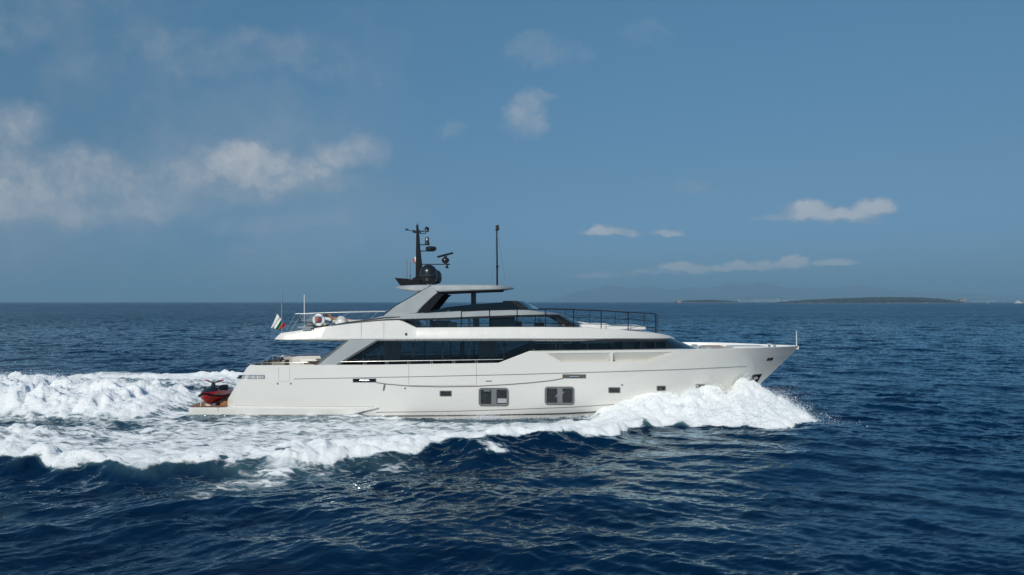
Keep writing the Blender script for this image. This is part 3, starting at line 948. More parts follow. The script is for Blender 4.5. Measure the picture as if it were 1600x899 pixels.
# stern quarter grille with slats
gr = hull_plate([(373.5, 586.6), (413.3, 586.6), (413.3, 591.8), (370.0, 591.8)], -0.06, 0.010, 'stern_vent', M_BLACKM)
sl = MB()
g_ = random.Random(4)
x = 372.6
while x < 412.6:
    wd = g_.choice((0.7, 0.9, 1.5))
    a = hullp(x, 586.9, 0.016); b_ = hullp(x + g_.choice((0, 0, -0.6, 0.8)), 591.4, 0.016)
    sl.tube([a, b_], 0.011 * wd / 0.8, 5)
    x += wd + g_.choice((0.8, 1.0, 1.3))
sl.build_each('slat', M_CHROME, gr)
MB().tube(hstrip([(373.5, 586.6), (413.3, 586.6), (413.3, 591.8), (370.0, 591.8), (373.5, 586.6)], 0, 0.014), 0.014, 6).build('rim', M_CHROME, gr, smooth=True)

# ------------------------------------------------------------------ swim platform
def plat_hb(X):
    return 3.55 - 0.9 * np.clip((-18.75 - X) / 0.55, 0, 1) ** 2.5
pf = MB()
PZT, PZB = 0.50, 0.02
pxs = np.concatenate([np.linspace(-19.30, -18.7, 9), np.linspace(-18.4, -7.9, 24)])
rows = []
for x in pxs:
    hb = float(plat_hb(x))
    endk = np.clip((x + 9.6) / 1.7, 0, 1)
    zb_ = PZB + (PZT - PZB - 0.02) * endk
    xe = x
    rows.append([(xe + 0.06, YC - hb + 0.06, zb_), (xe, YC - hb, zb_ + 0.07 * (1 - endk)), (xe, YC - hb, PZT - 0.05 * (1 - endk)), (xe, YC - hb + 0.04, PZT), (xe, YC + hb - 0.04, PZT),
                 (xe, YC + hb, PZT - 0.05 * (1 - endk)), (xe, YC + hb, zb_ + 0.07 * (1 - endk)), (xe + 0.06, YC + hb - 0.06, zb_)])
pf.grid(rows, closed=True)
pf.add(rows[0], [tuple(range(8))])
pf_o = pf.build('swim_platform', M_WHITE, yacht, smooth=True, angle=30)
tk = MB()
tk.grid([[(x, YC - s * (float(plat_hb(x)) - 0.12), PZT + 0.012) for s in (1, -1)] for x in np.linspace(-19.18, -16.9, 14)])
tk.build('teak_deck', M_TEAK, pf_o)
MB().box((-17.25, YC - 3.47, 0.40), (0.012, 0.2, 0.26)).build('joint', M_SEAM, pf_o)
stp = MB().box((-17.25, YC - 2.2, 0.63), (0.5, 1.0, 0.24))
stp.build('boarding_step', M_TEAK, yacht, bevel=0.02)

# ------------------------------------------------------------------ main deck saloon
def house_hb(X):
    return np.where(X < 1.2, 2.72, 2.72 + 0.50 * np.clip((X - 1.2) / 1.2, 0, 1)) - 0.55 * np.clip((X - 5.5) / 5.0, 0, 1) ** 2.2
ZU = 4.44
def house_pt(px, py, off=0.0):
    Y = 40.6
    for _ in range(8):
        p = P(px, py, Y)
        Y = YC - float(house_hb(p.x)) - off
    return P(px, py, Y)

core = MB()
hx = np.linspace(-10.6, 8.4, 20)
core.box((-1.0, YC, 2.06), (18.6, 5.0, 0.06))
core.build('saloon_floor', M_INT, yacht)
core = MB(); core.box((-1.0, YC, ZU - 0.03), (19.0, 5.2, 0.05)); core.build('saloon_ceiling', M_INT, yacht)
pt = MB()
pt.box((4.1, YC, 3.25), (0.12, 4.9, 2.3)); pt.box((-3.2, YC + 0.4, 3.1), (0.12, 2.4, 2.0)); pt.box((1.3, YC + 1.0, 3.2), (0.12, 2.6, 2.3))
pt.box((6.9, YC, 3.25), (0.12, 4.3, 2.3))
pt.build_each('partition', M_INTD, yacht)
fu = MB()
fu.box((-6.5, YC + 0.8, 2.45), (2.6, 0.9, 0.75)); fu.box((-2.0, YC - 0.2, 2.45), (2.2, 1.1, 0.75)); fu.box((-9.0, YC - 1.2, 2.4), (1.0, 1.0, 0.7))
fu.build_each('saloon_furniture', M_CUSH, yacht, bevel=0.05)

splits = [540, 592.5, 645.5, 691.5, 732.5, 787.5, 829.5, 869, 917.5, 975, 1001, 1024, 1042]
for (a, b_) in zip(splits[:-1], splits[1:]):
    for sg in (1, -1):
        n = 6
        top = []; bot = []
        for k in range(n + 1):
            x_ = a + 0.9 + (b_ - a - 1.8) * k / n
            pt_ = house_pt(x_, 538)
            hb = float(house_hb(pt_.x))
            zb_ = 2.10 if pt_.x < 0.6 else 3.55
            top.append((pt_.x, YC - sg * hb, ZU)); bot.append((pt_.x, YC - sg * hb, zb_))
        MB().grid([bot, top]).build('saloon_window', M_GLASS, yacht, smooth=True)
mu = MB()
for a in splits:
    for sg in (1, -1):
        pt_ = house_pt(a, 538); hb = float(house_hb(pt_.x))
        zb_ = 2.10 if pt_.x < 0.6 else 3.55
        mu.box((pt_.x, YC - sg * (hb - 0.03), (ZU + zb_) / 2), (0.075, 0.08, ZU - zb_))
mu.build_each('window_mullion', M_BLACK, yacht)
tr_ = MB()
for sg in (1, -1):
    pts = [(x, YC - sg * (float(house_hb(x)) + 0.015), 4.40) for x in np.linspace(-11, 9.2, 40)]
    tr_.tube(pts, 0.055, 4)
tr_.build_each('window_head_trim', M_DARK, yacht)
lp = MB()
for sg in (1, -1):
    pts = [(x, YC - sg * (float(house_hb(x)) + 0.01), 3.56) for x in np.linspace(1.0, 9.2, 30)]
    lp.tube(pts, 0.06, 4)
lp.build_each('window_sill_trim', M_DARK, yacht)
# curtains behind the glass
def curtain(x0, x1, d=0.10):
    a = house_pt(x0, 538, -d); b_ = house_pt(x1, 538, -d)
    n = int((x1 - x0) * 2.2)
    rows = [[], []]
    for k in range(n + 1):
        f_ = k / n
        x_ = a.x + (b_.x - a.x) * f_; y_ = a.y + 0.06 * math.sin(k * 1.35) + 0.02 * math.sin(k * 3.1)
        rows[0].append((x_, y_, 2.12)); rows[1].append((x_, y_, ZU - 0.05))
    MB().grid(rows).build('curtain', M_CURT, yacht, smooth=True)
for (a, b_) in ((600, 626), (748, 777), (830, 836), (873, 880), (976, 990), (1000, 1009)):
    curtain(a, b_)
# saloon aft glass doors and the fore screen
MB().box((-10.1, YC, 3.27), (0.05, 5.2, 2.3)).build('saloon_door', M_GLASS, yacht)
ws = MB()
aa = np.linspace(-1, 1, 25)
topc = [(10.05 - 1.35 * abs(s) ** 2.4, YC - s * 2.75, 4.45) for s in aa]
botc = [(11.60 - 1.75 * abs(s) ** 2.4, YC - s * 2.95, 3.80) for s in aa]
ws.grid([botc, topc])
ws.build('fore_windscreen', M_GLASSK, yacht, smooth=True)
sd = MB()
for sg in (1, -1):
    a0 = Vector((8.70, YC - sg * 2.76, 4.45)); b0 = Vector((9.85, YC - sg * 2.96, 3.80)); c0 = Vector((7.7, YC - sg * 3.08, 3.62)); d0 = Vector((7.7, YC - sg * 2.98, 4.45))
    sd.add([a0, b0, c0, d0], [(0, 1, 2, 3)])
sd.build_each('fore_quarter_glass', M_GLASSK, yacht)

# silver buttress slanting from the upper deck to the bulwark
bt = MB()
for Y0, dpt in ((YC - 3.42, 0.16), (YC + 3.26, 0.16)):
    q = [P(496, 571.5, YC - 3.42), P(546.5, 531, YC - 3.42), P(589, 531, YC - 3.42), P(523, 571.5, YC - 3.42)]
    bt.prism([Vector((p.x, Y0, p.z)) for p in q], (0, dpt, 0))
bt.build_each('buttress', M_SILVER, yacht, bevel=0.02)
be = MB()
for Y0 in (YC - 3.40, YC + 3.24):
    for (a, b_) in (((494, 571.5), (544.5, 531)), ((525.5, 571.5), (591.5, 531))):
        p = P(*a, YC - 3.42); q = P(*b_, YC - 3.42)
        be.tube([(p.x, Y0 + 0.06, p.z), (q.x, Y0 + 0.06, q.z)], 0.06, 4)
be.build_each('buttress_edge', M_GREY, yacht)

# ------------------------------------------------------------------ upper deck
UPT = [(429.5, 530.2), (431, 527.5), (437.5, 521), (480, 514.8), (515.5, 509.4), (516.5, 507.6), (545, 504.6), (600, 501.4), (622, 500.6), (628, 502), (650, 512.4), (800, 511.4), (850, 511.4), (910, 512.2), (964, 515.4), (1000, 518.6), (1023, 521.3), (1040, 524.6), (1052, 529.0)]
UPB = [(429.5, 531.6), (437.5, 532.3), (545, 531.3), (800, 530.6), (1000, 530.6), (1052, 530.2)]
def up_hb(X):
    X = np.asarray(X, float)
    u = np.clip((X - 1.5) / 8.92, 0, 1)
    hb = 3.50 * (1 - u ** 2.7) ** 0.62
    hb = hb - 0.6 * np.clip((-13.4 - X) / 1.0, 0, 1) ** 2
    return np.maximum(hb, 0.01)
def up_pt(px, py, off=0.0):
    Y = 40.2
    for _ in range(10):
        p = P(px, py, Y)
        Y = YC - float(up_hb(p.x)) - off
    return P(px, py, Y)
ux = sorted(set([p[0] for p in UPT] + list(np.linspace(431, 1050, 80)) + [1051, 1051.6]))
rows = []
for x in ux:
    yt = np.interp(x, [p[0] for p in UPT], [p[1] for p in UPT]); yb = np.interp(x, [p[0] for p in UPB], [p[1] for p in UPB])
    # the rounded nose is laid out by distance along the centre line
    pb = up_pt(x, yb) if x < 1000 else None
    if pb is None:
        X = P(1000, yb, YC - float(up_hb(7.55))).x
        Xa = up_pt(1000, yb).x
        X = Xa + (10.40 - Xa) * (x - 1000) / 52.0
        hb = float(up_hb(X)); Y = YC - hb
        pb = Vector((X, Y, H - (yb - HZ) / F * Y)); zt = H - (yt - HZ) / F * Y
    else:
        hb = float(up_hb(pb.x)); zt = P(x, yt, YC - hb).z
    X, zb_ = pb.x, pb.z
    th = max(0.02, zt - zb_)
    i1 = min(0.16 * min(1, th / 0.5), hb * 0.4)
    rows.append([(X, YC - max(hb - 0.10, 0.003), zb_), (X, YC - hb, zb_ + min(0.06, th * 0.3)), (X, YC - hb + i1 * 0.8, zt - min(0.04, th * 0.3)), (X, YC - hb + i1, zt), (X, YC - hb + i1 + min(0.05, hb * .1), zt),
                 (X, YC + hb - i1 - min(0.05, hb * .1), zt), (X, YC + hb - i1, zt), (X, YC + hb - i1 * 0.8, zt - min(0.04, th * 0.3)), (X, YC + hb, zb_ + min(0.06, th * 0.3)), (X, YC + max(hb - 0.10, 0.003), zb_)])
ud = MB().grid(rows, closed=True)
ud.add(rows[0], [tuple(range(10))]); ud.add(rows[-1], [tuple(range(10))])
ud_o = ud.build('upper_deck', M_WHITE2, yacht, smooth=True, angle=28)
so = MB()
for sg in (1, -1):
    so.tube([(x, YC - sg * (float(up_hb(x)) - 0.13), 4.44) for x in np.linspace(-12.5, 8.8, 50)], 0.05, 4)
so.build_each('soffit_trim', M_STEELW, ud_o)
for x in (564.5, 599.7):
    MB().tube([up_pt(x, 503 if x < 570 else 503, -0.10), up_pt(x, 529, 0.0)], 0.006, 5).build('panel_seam', M_SEAM, ud_o)
c = up_pt(634.5, 522.5, -0.03)
MB().ball(c, (0.07, 0.09, 0.08), 8).box(c + Vector((0, 0.05, 0.03)), (0.12, 0.08, 0.08)).build('side_camera', M_BLACK, ud_o, smooth=True)

# black line that sweeps along the foot of the coaming
sw_ = MB()
pts = [up_pt(x, y, -0.06) for x, y in ((516, 508.2), (545, 503.8), (575, 500.2), (600, 496.8), (625, 495.4))]
sw_.tube(pts, [0.02, 0.04, 0.045, 0.045, 0.03], 6)
sw_.build('sweep_line', M_DARK, ud_o, smooth=True)

# ------------------------------------------------------------------ wheelhouse and its long silver roof
def wh_hb(X):
    return 3.05 - 1.0 * np.clip((X - 0.6) / 3.0, 0, 1) ** 2.0
def wh_pt(px, py, off=0.0):
    Y = 40.6
    for _ in range(8):
        p = P(px, py, Y)
        Y = YC - float(wh_hb(p.x)) - off
    return P(px, py, Y)
RT = [(545, 503.4), (575, 499.0), (598, 494.0), (620, 492.6), (650, 490.6), (690, 487.8), (720, 486.2), (770, 484.6), (800, 484.0), (826, 484.0), (850, 487.6), (876, 491.6)]
RB = [(545, 504.6), (575, 502.2), (600, 500.0), (640, 499.2), (700, 497.4), (740, 495.6), (800, 493.4), (850, 492.2), (876, 492.2)]
rows = []
for x in sorted(set([p[0] for p in RT] + list(np.linspace(545, 876, 50)))):
    yt = np.interp(x, [p[0] for p in RT], [p[1] for p in RT]); yb = np.interp(x, [p[0] for p in RB], [p[1] for p in RB])
    p = wh_pt(x, yb, 0.14); hb = YC - p.y
    zt = P(x, yt, p.y).z
    rows.append([(p.x, YC - hb + 0.05, p.z), (p.x, YC - hb, p.z + 0.03), (p.x, YC - hb, zt - 0.025), (p.x, YC - hb + 0.06, zt), (p.x, YC + hb - 0.06, zt), (p.x, YC + hb, zt - 0.025), (p.x, YC + hb, p.z + 0.03), (p.x, YC + hb - 0.05, p.z)])
rf = MB().grid(rows, closed=True); rf.add(rows[0], [tuple(range(8))]); rf.add(rows[-1], [tuple(range(8))])
rf_o = rf.build('wheelhouse_roof', M_SILVER, yacht, smooth=True, angle=12)
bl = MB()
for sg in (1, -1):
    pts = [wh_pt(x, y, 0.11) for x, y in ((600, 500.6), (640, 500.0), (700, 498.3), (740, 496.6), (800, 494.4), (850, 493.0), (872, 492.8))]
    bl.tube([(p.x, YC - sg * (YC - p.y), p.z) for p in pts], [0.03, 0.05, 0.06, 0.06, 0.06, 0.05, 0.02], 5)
bl.build_each('roof_edge_line', M_BLACK, rf_o)  # black line along the lower edge of the silver roof
# glazing of the wheelhouse
ZW0 = 5.17
wsplit = [640, 667, 707, 734, 765, 804, 842, 870]
for (a, b_) in zip(wsplit[:-1], wsplit[1:]):
    for sg in (1, -1):
        bot = []; top = []
        for k in range(5):
            x_ = a + (b_ - a) * k / 4
            p = wh_pt(x_, 505); hb = float(wh_hb(p.x))
            zt = wh_pt(x_, np.interp(x_, [q[0] for q in RB], [q[1] for q in RB])).z + 0.03
            bot.append((p.x, YC - sg * hb, ZW0)); top.append((p.x, YC - sg * hb, zt))
        MB().grid([bot, top]).build('wheelhouse_window', M_GLASSC if a != 765 else M_GLASSK, yacht, smooth=True)
mu = MB()
for a in (667, 734, 804, 842):
    for sg in (1, -1):
        p = wh_pt(a, 505); hb = float(wh_hb(p.x))
        mu.box((p.x, YC - sg * (hb - 0.03), 5.45), (0.05, 0.06, 0.60))
for sg in (1, -1):
    mu.tube([(wh_pt(x, 512).x, YC - sg * (float(wh_hb(wh_pt(x, 512).x)) + 0.01), 5.20) for x in np.linspace(640, 896, 20)], 0.035, 4)
mu.build_each('wheelhouse_frame', M_BLACK, yacht)
# raked front posts and screen
for sg in (1, -1):
    q = [wh_pt(852, 492.4), wh_pt(871, 492.4), wh_pt(905, 511.6), wh_pt(889, 511.8)]
    q = [Vector((p.x, YC - sg * (YC - p.y), p.z)) for p in q]
    MB().prism(q, (0, 0.12 * sg, 0)).build('screen_post', M_BLACK, yacht)
hbA = float(wh_hb(wh_pt(871, 492.4).x)); hbB = float(wh_hb(wh_pt(905, 511.6).x))
A = wh_pt(871, 492.0); B = wh_pt(905, 511.6)
ss = np.linspace(-1, 1, 17)
MB().grid([[(B.x + 0.65 * (1 - abs(s) ** 2.2), YC - s * hbB, B.z) for s in ss], [(A.x + 0.45 * (1 - abs(s) ** 2.2), YC - s * hbA, A.z) for s in ss]]).build('wheelhouse_windscreen', M_GLASSK, yacht, smooth=True)
# wheelhouse interior
it = MB()
it.box((-4.6, YC + 0.6, 5.30), (1.1, 2.2, 0.34)); it.box((-3.7, YC - 1.2, 5.28), (0.5, 0.6, 0.30)); it.box((-5.3, YC + 1.5, 5.40), (0.25, 0.25, 0.5))
it.build_each('lounge_sofa', M_CUSHW, yacht, bevel=0.04)
MB().box((-2.3, YC + 0.2, 5.5), (0.34, 1.2, 0.62)).build('lounge_cabinet', M_CUSHW, yacht, bevel=0.02)
MB().box((1.7, YC, 5.28), (0.6, 2.2, 0.20)).box((0.4, YC - 0.7, 5.30), (0.45, 0.45, 0.30)).box((0.4, YC + 0.7, 5.30), (0.45, 0.45, 0.30)).build_each('helm_console', M_DARK, yacht, bevel=0.04)

# dark windscreen round the flybridge
def fb_pt(px, py, hb=2.75):
    return P(px, py, YC - hb)
for sg in (1, -1):
    q = [fb_pt(655, 491), fb_pt(672, 486.2), fb_pt(700, 479.8), fb_pt(742, 475.6), fb_pt(800, 471.4), fb_pt(808, 471.0), fb_pt(828, 484.6), fb_pt(720, 487.0)]
    q = [Vector((p.x, YC - sg * 2.75, p.z)) for p in q]
    MB().prism(q, (0, 0.06 * sg, 0)).build('flybridge_screen', M_GLASSK, yacht)
a = fb_pt(808, 470.8); b_ = fb_pt(828, 484.2)
MB().grid([[(b_.x + 0.7 * (1 - abs(s) ** 2.4), YC - s * 2.7, b_.z) for s in ss], [(a.x + 0.5 * (1 - abs(s) ** 2.4), YC - s * 2.7, a.z) for s in ss]]).build('flybridge_front_screen', M_GLASSC, yacht, smooth=True)
q = [fb_pt(797, 471.0), fb_pt(806, 470.4), fb_pt(827, 484.2), fb_pt(816, 484.2)]
po = MB()
for sg in (1, -1):
    po.prism([Vector((p.x, YC - sg * 2.79, p.z)) for p in q], (0, 0.10 * sg, 0))
po.build_each('flybridge_post', M_BLACK, yacht)
a = fb_pt(797, 470.6, 0)
MB().box((a.x, YC, 6.62), (0.9, 2.0, 0.30)).build('flybridge_console', M_DARK, yacht, bevel=0.05)

# ------------------------------------------------------------------ hardtop, its arches and pole
HT = [(616.2, 449.6), (618.5, 447.6), (625, 446.4), (650, 445.4), (713, 444.9), (760, 445.3), (783, 446.2), (796, 447.4), (803, 449.2)]
HBm = [(616.2, 450.6), (625, 453.6), (640, 456.0), (652, 457.2), (685, 457.6), (743, 455.2), (782, 453.8), (798, 451.6), (803, 450.0)]
rows = []
HY = YC - 2.55
for x in sorted(set([p[0] for p in HT] + list(np.linspace(617, 802, 40)))):
    yt = np.interp(x, [p[0] for p in HT], [p[1] for p in HT]); yb = np.interp(x, [p[0] for p in HBm], [p[1] for p in HBm])
    p = P(x, yt, HY); X = p.x
    hb = 2.55 * (1 - np.clip((X - 0 + 1.6) / 1.75, 0, 1) ** 3 * 0.42) * (1 - 0.25 * np.clip((-5.9 - X) / 1.2, 0, 1) ** 2)
    zt = p.z; zb_ = P(x, yb, HY).z
    th = zt - zb_
    rows.append([(X, YC - hb * 0.90, zb_ + 0.02), (X, YC - hb * 0.985, zb_ + th * 0.14), (X, YC - hb, zb_ + th * 0.30), (X, YC - hb * 0.995, zb_ + th * 0.90), (X, YC - hb * 0.975, zt), (X, YC, zt + 0.04), (X, YC + hb * 0.975, zt), (X, YC + hb * 0.995, zb_ + th * 0.90), (X, YC + hb, zb_ + th * 0.30), (X, YC + hb * 0.985, zb_ + th * 0.14), (X, YC + hb * 0.90, zb_ + 0.02)])
ht = MB().grid(rows, closed=True); ht.add(rows[0], [tuple(range(11))]); ht.add(rows[-1], [tuple(range(11))])
ht_o = ht.build('hardtop', M_SILVER, yacht, smooth=True, angle=16)
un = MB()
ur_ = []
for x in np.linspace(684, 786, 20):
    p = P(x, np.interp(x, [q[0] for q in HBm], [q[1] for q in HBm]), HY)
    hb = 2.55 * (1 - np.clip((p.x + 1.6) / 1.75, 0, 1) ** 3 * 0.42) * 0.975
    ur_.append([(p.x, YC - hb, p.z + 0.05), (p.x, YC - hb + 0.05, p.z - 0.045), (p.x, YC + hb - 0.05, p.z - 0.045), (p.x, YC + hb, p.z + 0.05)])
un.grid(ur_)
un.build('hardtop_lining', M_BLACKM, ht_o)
for sg in (1, -1):
    q = [P(673.5, 446.8, HY), (P(683.5, 457.6, HY)), P(676, 463.5, HY), P(660, 478.5, HY), P(652.5, 486.4, HY), P(640, 490.6, HY), P(599, 494.6, HY), P(617, 479.6, HY)]
    q = [Vector((p.x, YC - sg * 2.62, p.z)) for p in q]
    MB().prism(q, (0, 0.10 * sg, 0)).build('hardtop_arch', M_SILVER, yacht, bevel=0.02)
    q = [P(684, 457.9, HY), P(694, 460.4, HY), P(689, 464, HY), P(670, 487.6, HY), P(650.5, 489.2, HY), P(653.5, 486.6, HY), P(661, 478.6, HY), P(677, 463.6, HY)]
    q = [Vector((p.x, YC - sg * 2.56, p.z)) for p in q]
    MB().prism(q, (0, 0.45 * sg, 0)).build('arch_inner', M_BLACKM, yacht)  # matt black carries the shade of the arch leg's inner face
ae = MB()
for sg in (1, -1):
    pts = [P(673.5, 446.4, HY), P(617, 479, HY), P(598, 494.4, HY)]
    ae.tube([(p.x, YC - sg * 2.60, p.z) for p in pts], 0.035, 5)
ae.build_each('arch_edge', M_DARK, yacht)
p0 = P(740, 456.5, YC); p1 = P(740, 476, YC)
MB().box((p0.x, YC, (p0.z + p1.z) / 2), (0.32, 0.30, p0.z - p1.z + 0.3)).build('hardtop_pole', M_BLACK, yacht, bevel=0.03)

# ------------------------------------------------------------------ mast group on the hardtop
YM = YC
fin = MB()
q = [P(621.0, 435.2, YM), P(641, 436.6, YM), P(664, 446.4, YM), P(629.5, 446.8, YM)]
fin.prism([p + Vector((0, -1.1, 0)) for p in q], (0, 2.2, 0))
fin.build('mast_base_wing', M_BLACKM, yacht, bevel=0.02)
mast = MB()
def msec(xl, xr, y, dy):
    a = P(xl, y, YM); b_ = P(xr, y, YM)
    return [(a.x, YM - dy, a.z), (b_.x, YM - dy, b_.z), (b_.x, YM + dy, a.z), (a.x, YM + dy, a.z)]
secs = [msec(644.5, 664, 445.5, .34), msec(645, 662.5, 436, .32), msec(650, 660, 433, .22), msec(650.2, 659, 412, .19), msec(650.4, 656.6, 390, .15), msec(650.6, 655, 366.5, .11)]
mast.grid(secs, closed=True); mast.add(secs[-1], [(0, 1, 2, 3)])
mast_o = mast.build('mast', M_BLACKM, yacht, bevel=0.012)
top = MB()
top.tube([P(652.6, 367, YM), P(652.6, 358, YM)], 0.10, 8)
top.tube([P(652.4, 361, YM), P(652.2, 354, YM)], 0.045, 8)
top.ball(P(652.1, 354.6, YM), (0.085, 0.085, 0.17), 8)
top.tube([P(652.2, 352, YM), P(652.3, 348.6, YM)], 0.016, 6)
top.build('mast_head', M_BLACK, mast_o, smooth=True)
cr_ = MB()
a = P(645, 361.6, YM); b_ = P(663.5, 361.4, YM)
cr_.box((a + b_) / 2, ((b_ - a).x, 0.12, 0.07)); cr_.box(P(652.5, 363.0, YM), (0.42, 0.14, 0.12))
cr_.tube([P(646, 361.6, YM), P(638.5, 360.4, YM), P(635, 358.4, YM)], [0.03, 0.018, 0.018], 6)
cr_.box(P(636.2, 359.2, YM), (0.20, 0.10, 0.10)); cr_.ball(P(634.6, 358.2, YM), 0.055, 6); cr_.box(P(646.5, 361.8, YM), (0.14, 0.2, 0.16))
cr_.tube([P(656, 365.2, YM), P(664.5, 365.0, YM), P(666.5, 362.0, YM)], 0.028, 6)
cr_.build('crosstree', M_BLACK, mast_o)
hn = MB()
hn.lathe([(0.05, 0), (0.15, 0.05), (0.12, 0.15), (0.16, 0.24), (0.06, 0.34), (0.02, 0.36)], P(667, 363.0, YM), 14)
hn.build('anemometer', M_BLACK, mast_o, smooth=True)
ar = MB()
for (x0, x1, y) in ((654, 671.5, 382.6), (655.5, 679, 392.4), (657, 701.5, 413.2)):
    a = P(x0, y, YM); b_ = P(x1, y, YM)
    ar.box((a + b_) / 2, ((b_ - a).x, 0.16, 0.065))
ar.build_each('spreader', M_BLACK, mast_o, bevel=0.012)
cm = MB()
c = P(667.4, 382.0, YM)
cm.lathe([(0.16, 0), (0.14, 0.12), (0.12, 0.14), (0.125, 0.30), (0.13, 0.36), (0.10, 0.44), (0.04, 0.48)], c, 16)
cm.build('thermal_camera', M_BLACK, mast_o, smooth=True)
MB().ball(P(667.2, 374.5, YM - 0.10), (0.055, 0.06, 0.09), 8).build('camera_lens', M_WHITE2, mast_o, smooth=True)
c = P(673.5, 391.6, YM)
rd = MB().lathe([(0.30, 0.0), (0.33, 0.05), (0.35, 0.10), (0.345, 0.18), (0.28, 0.245), (0.12, 0.265)], c, 28)
rd.build('radar_dome', M_BLACK, mast_o, smooth=True)
# open array scanner
c = P(696, 406.4, YM)
sc = MB()
sc.ball(c + Vector((0, 0, -0.02)), (0.25, 0.22, 0.19), 10)
sc.lathe([(0.13, -0.30), (0.10, -0.12), (0.12, 0.1), (0.09, 0.25)], c, 14)
sc.box(P(700, 413.4, YM), (0.24, 0.2, 0.10))
sc.lathe([(0.11, 0), (0.11, 0.08), (0.05, 0.14), (0.05, 0.3)], P(698.4, 419.6, YM), 12)
sc_o = sc.build('radar_pedestal', M_BLACK, mast_o, smooth=True)
bar = MB()
a = P(683.5, 401.4, YM - 0.25); b_ = P(707.5, 396.0, YM + 0.25)
mid = (a + b_) / 2; d_ = (b_ - a)
ang = math.atan2(d_.z, d_.x)
bar.box(mid, (d_.length, 0.17, 0.13), Matrix.Rotation(math.atan2(d_.y, d_.x), 3, 'Z') @ Matrix.Rotation(-ang, 3, 'Y'))
bar.build('radar_scanner', M_BLACK, mast_o, bevel=0.04, seg=3)
# satellite domes
def dome(px, py_top, py_bot, Y, r):
    zt = P(px, py_top, Y).z; zb_ = P(px, py_bot, Y).z; X = P(px, py_top, Y).x
    h = zt - zb_
    pr = [(r * 0.30, 0), (r * 0.72, 0.02), (r * 0.93, h * 0.16), (r * 0.985, h * 0.30), (r, h * 0.42), (r * 0.995, h * 0.55)]
    for k in range(1, 9):
        a_ = R(90 * k / 8)
        pr.append((max(0.004, r * 0.995 * math.cos(a_)), h * 0.55 + h * 0.45 * math.sin(a_)))
    d_ = MB().lathe(pr, (X, Y, zb_), 32).build('satellite_dome', M_BLACK, yacht, smooth=True, angle=60)
    MB().lathe([(r * 0.42, -0.16), (r * 0.34, 0.05)], (X, Y, zb_), 16).build('foot', M_STEELW, d_, smooth=True)
    MB().lathe([(r * 1.004, h * 0.425), (r * 1.004, h * 0.435)], (X, Y, zb_), 32).build('joint_ring', M_SEAM, d_, smooth=True)
dome(669.6, 413.6, 443.6, YC - 1.0, 0.545)
dome(677.6, 420.6, 444.0, YC + 0.9, 0.53)
an = MB()
an.tube([P(636.0, 436, YM - .6), P(635.6, 406, YM - .6)], 0.026, 6)
an.tube([P(641.2, 438, YM + .3), P(641.2, 409.5, YM + .3)], 0.022, 6)
an.tube([P(640.6, 438, YM + .3), P(640.6, 429, YM + .3)], 0.045, 6)
an.build_each('whip_antenna', M_GREY, yacht, smooth=True)
# light mast forward on the hardtop
lm = MB()
lm.tube([P(776.8, 447, YM), P(776.8, 418, YM), P(776.2, 360, YM)], [0.065, 0.06, 0.045], 10)
lm.lathe([(0.09, -0.06), (0.10, 0), (0.09, 0.06)], P(777, 416.8, YM), 12)
lm_o = lm.build('light_mast', M_BLACK, yacht, smooth=True)
MB().box(P(777.2, 357.6, YM), (0.24, 0.16, 0.20)).box(P(777.0, 353.4, YM), (0.22, 0.16, 0.12)).box(P(776.4, 360.4, YM), (0.2, 0.2, 0.05)).build_each('navigation_light', M_BLACK, lm_o, bevel=0.03)
st_ = MB()
st_.tube([P(775.4, 371, YM - .05), P(767.5, 446, YM - 0.8)], 0.009, 5)
st_.tube([P(778.6, 371, YM + .05), P(789.6, 438, YM + 0.8)], 0.009, 5)
st_.build_each('stay', M_GREY, lm_o)

# ------------------------------------------------------------------ rails
def rail(name, top, posts, r, m, sub_r=None, extra=()):
    o = MB().tube(top, r, 8).build(name, m, yacht, smooth=True)
    for (a, b_) in posts:
        MB().tube([a, b_], sub_r or r, 6).build('post', m, o, smooth=True)
    for ln in extra:
        MB().tube(ln, (sub_r or r) * 0.55, 5).build('midrail', m, o, smooth=True)
    return o

# foredeck rail of the upper deck, black ; near side measured, far side its mirror image
def mirror(p): return Vector((p.x, 2 * YC - p.y, p.z))
near_posts = [(677, 502, 514.2), (721, 486.5, 514.0), (765, 484.6, 513.8), (808, 483.6, 513.8), (852, 483.4, 514.0), (896, 484.3, 515.2), (939.3, 485.7, 516.3), (981.5, 488.2, 518.2), (1024, 490.6, 521.2)]
tp, ps, m1, m2 = [], [], [], []
for (x, yt, yb) in near_posts:
    b_ = up_pt(x, yb, -0.30)
    t_ = Vector((b_.x, b_.y, P(x, yt, b_.y).z))
    ps.append((t_, b_)); tp.append(t_)
    if x > 800:
        m1.append(b_ + (t_ - b_) * 0.62); m2.append(b_ + (t_ - b_) * 0.30)
top_near = [tp[0] + Vector((0, 0, 0.0)), tp[0] + (tp[1] - tp[0]) * 0.55 + Vector((0, 0, 0.26))] + tp[1:]
rl = rail('foredeck_rail', tp[1:], ps, 0.026, M_BLACKM, 0.030, [m1, m2])
MB().tube([tp[0], tp[0] + Vector((0.95, 0.1, 0.66))], 0.012, 6).build('grab_rail', M_GREY, rl, smooth=True)
end = tp[-1]
fr_n = [mirror(p) for p in tp[3:]]
fr_end = fr_n[-1]
nose = [fr_n[-2], fr_end, Vector((9.3, YC + 0.7, 5.0)), Vector((10.15, YC + 0.2, 4.72))]
fr = rail('foredeck_rail', [mirror(p) for p in tp[1:]], [(mirror(a), mirror(b_)) for a, b_ in ps[1:]], 0.020, M_BLACK, 0.022, [[mirror(p) for p in m1], [mirror(p) for p in m2]])
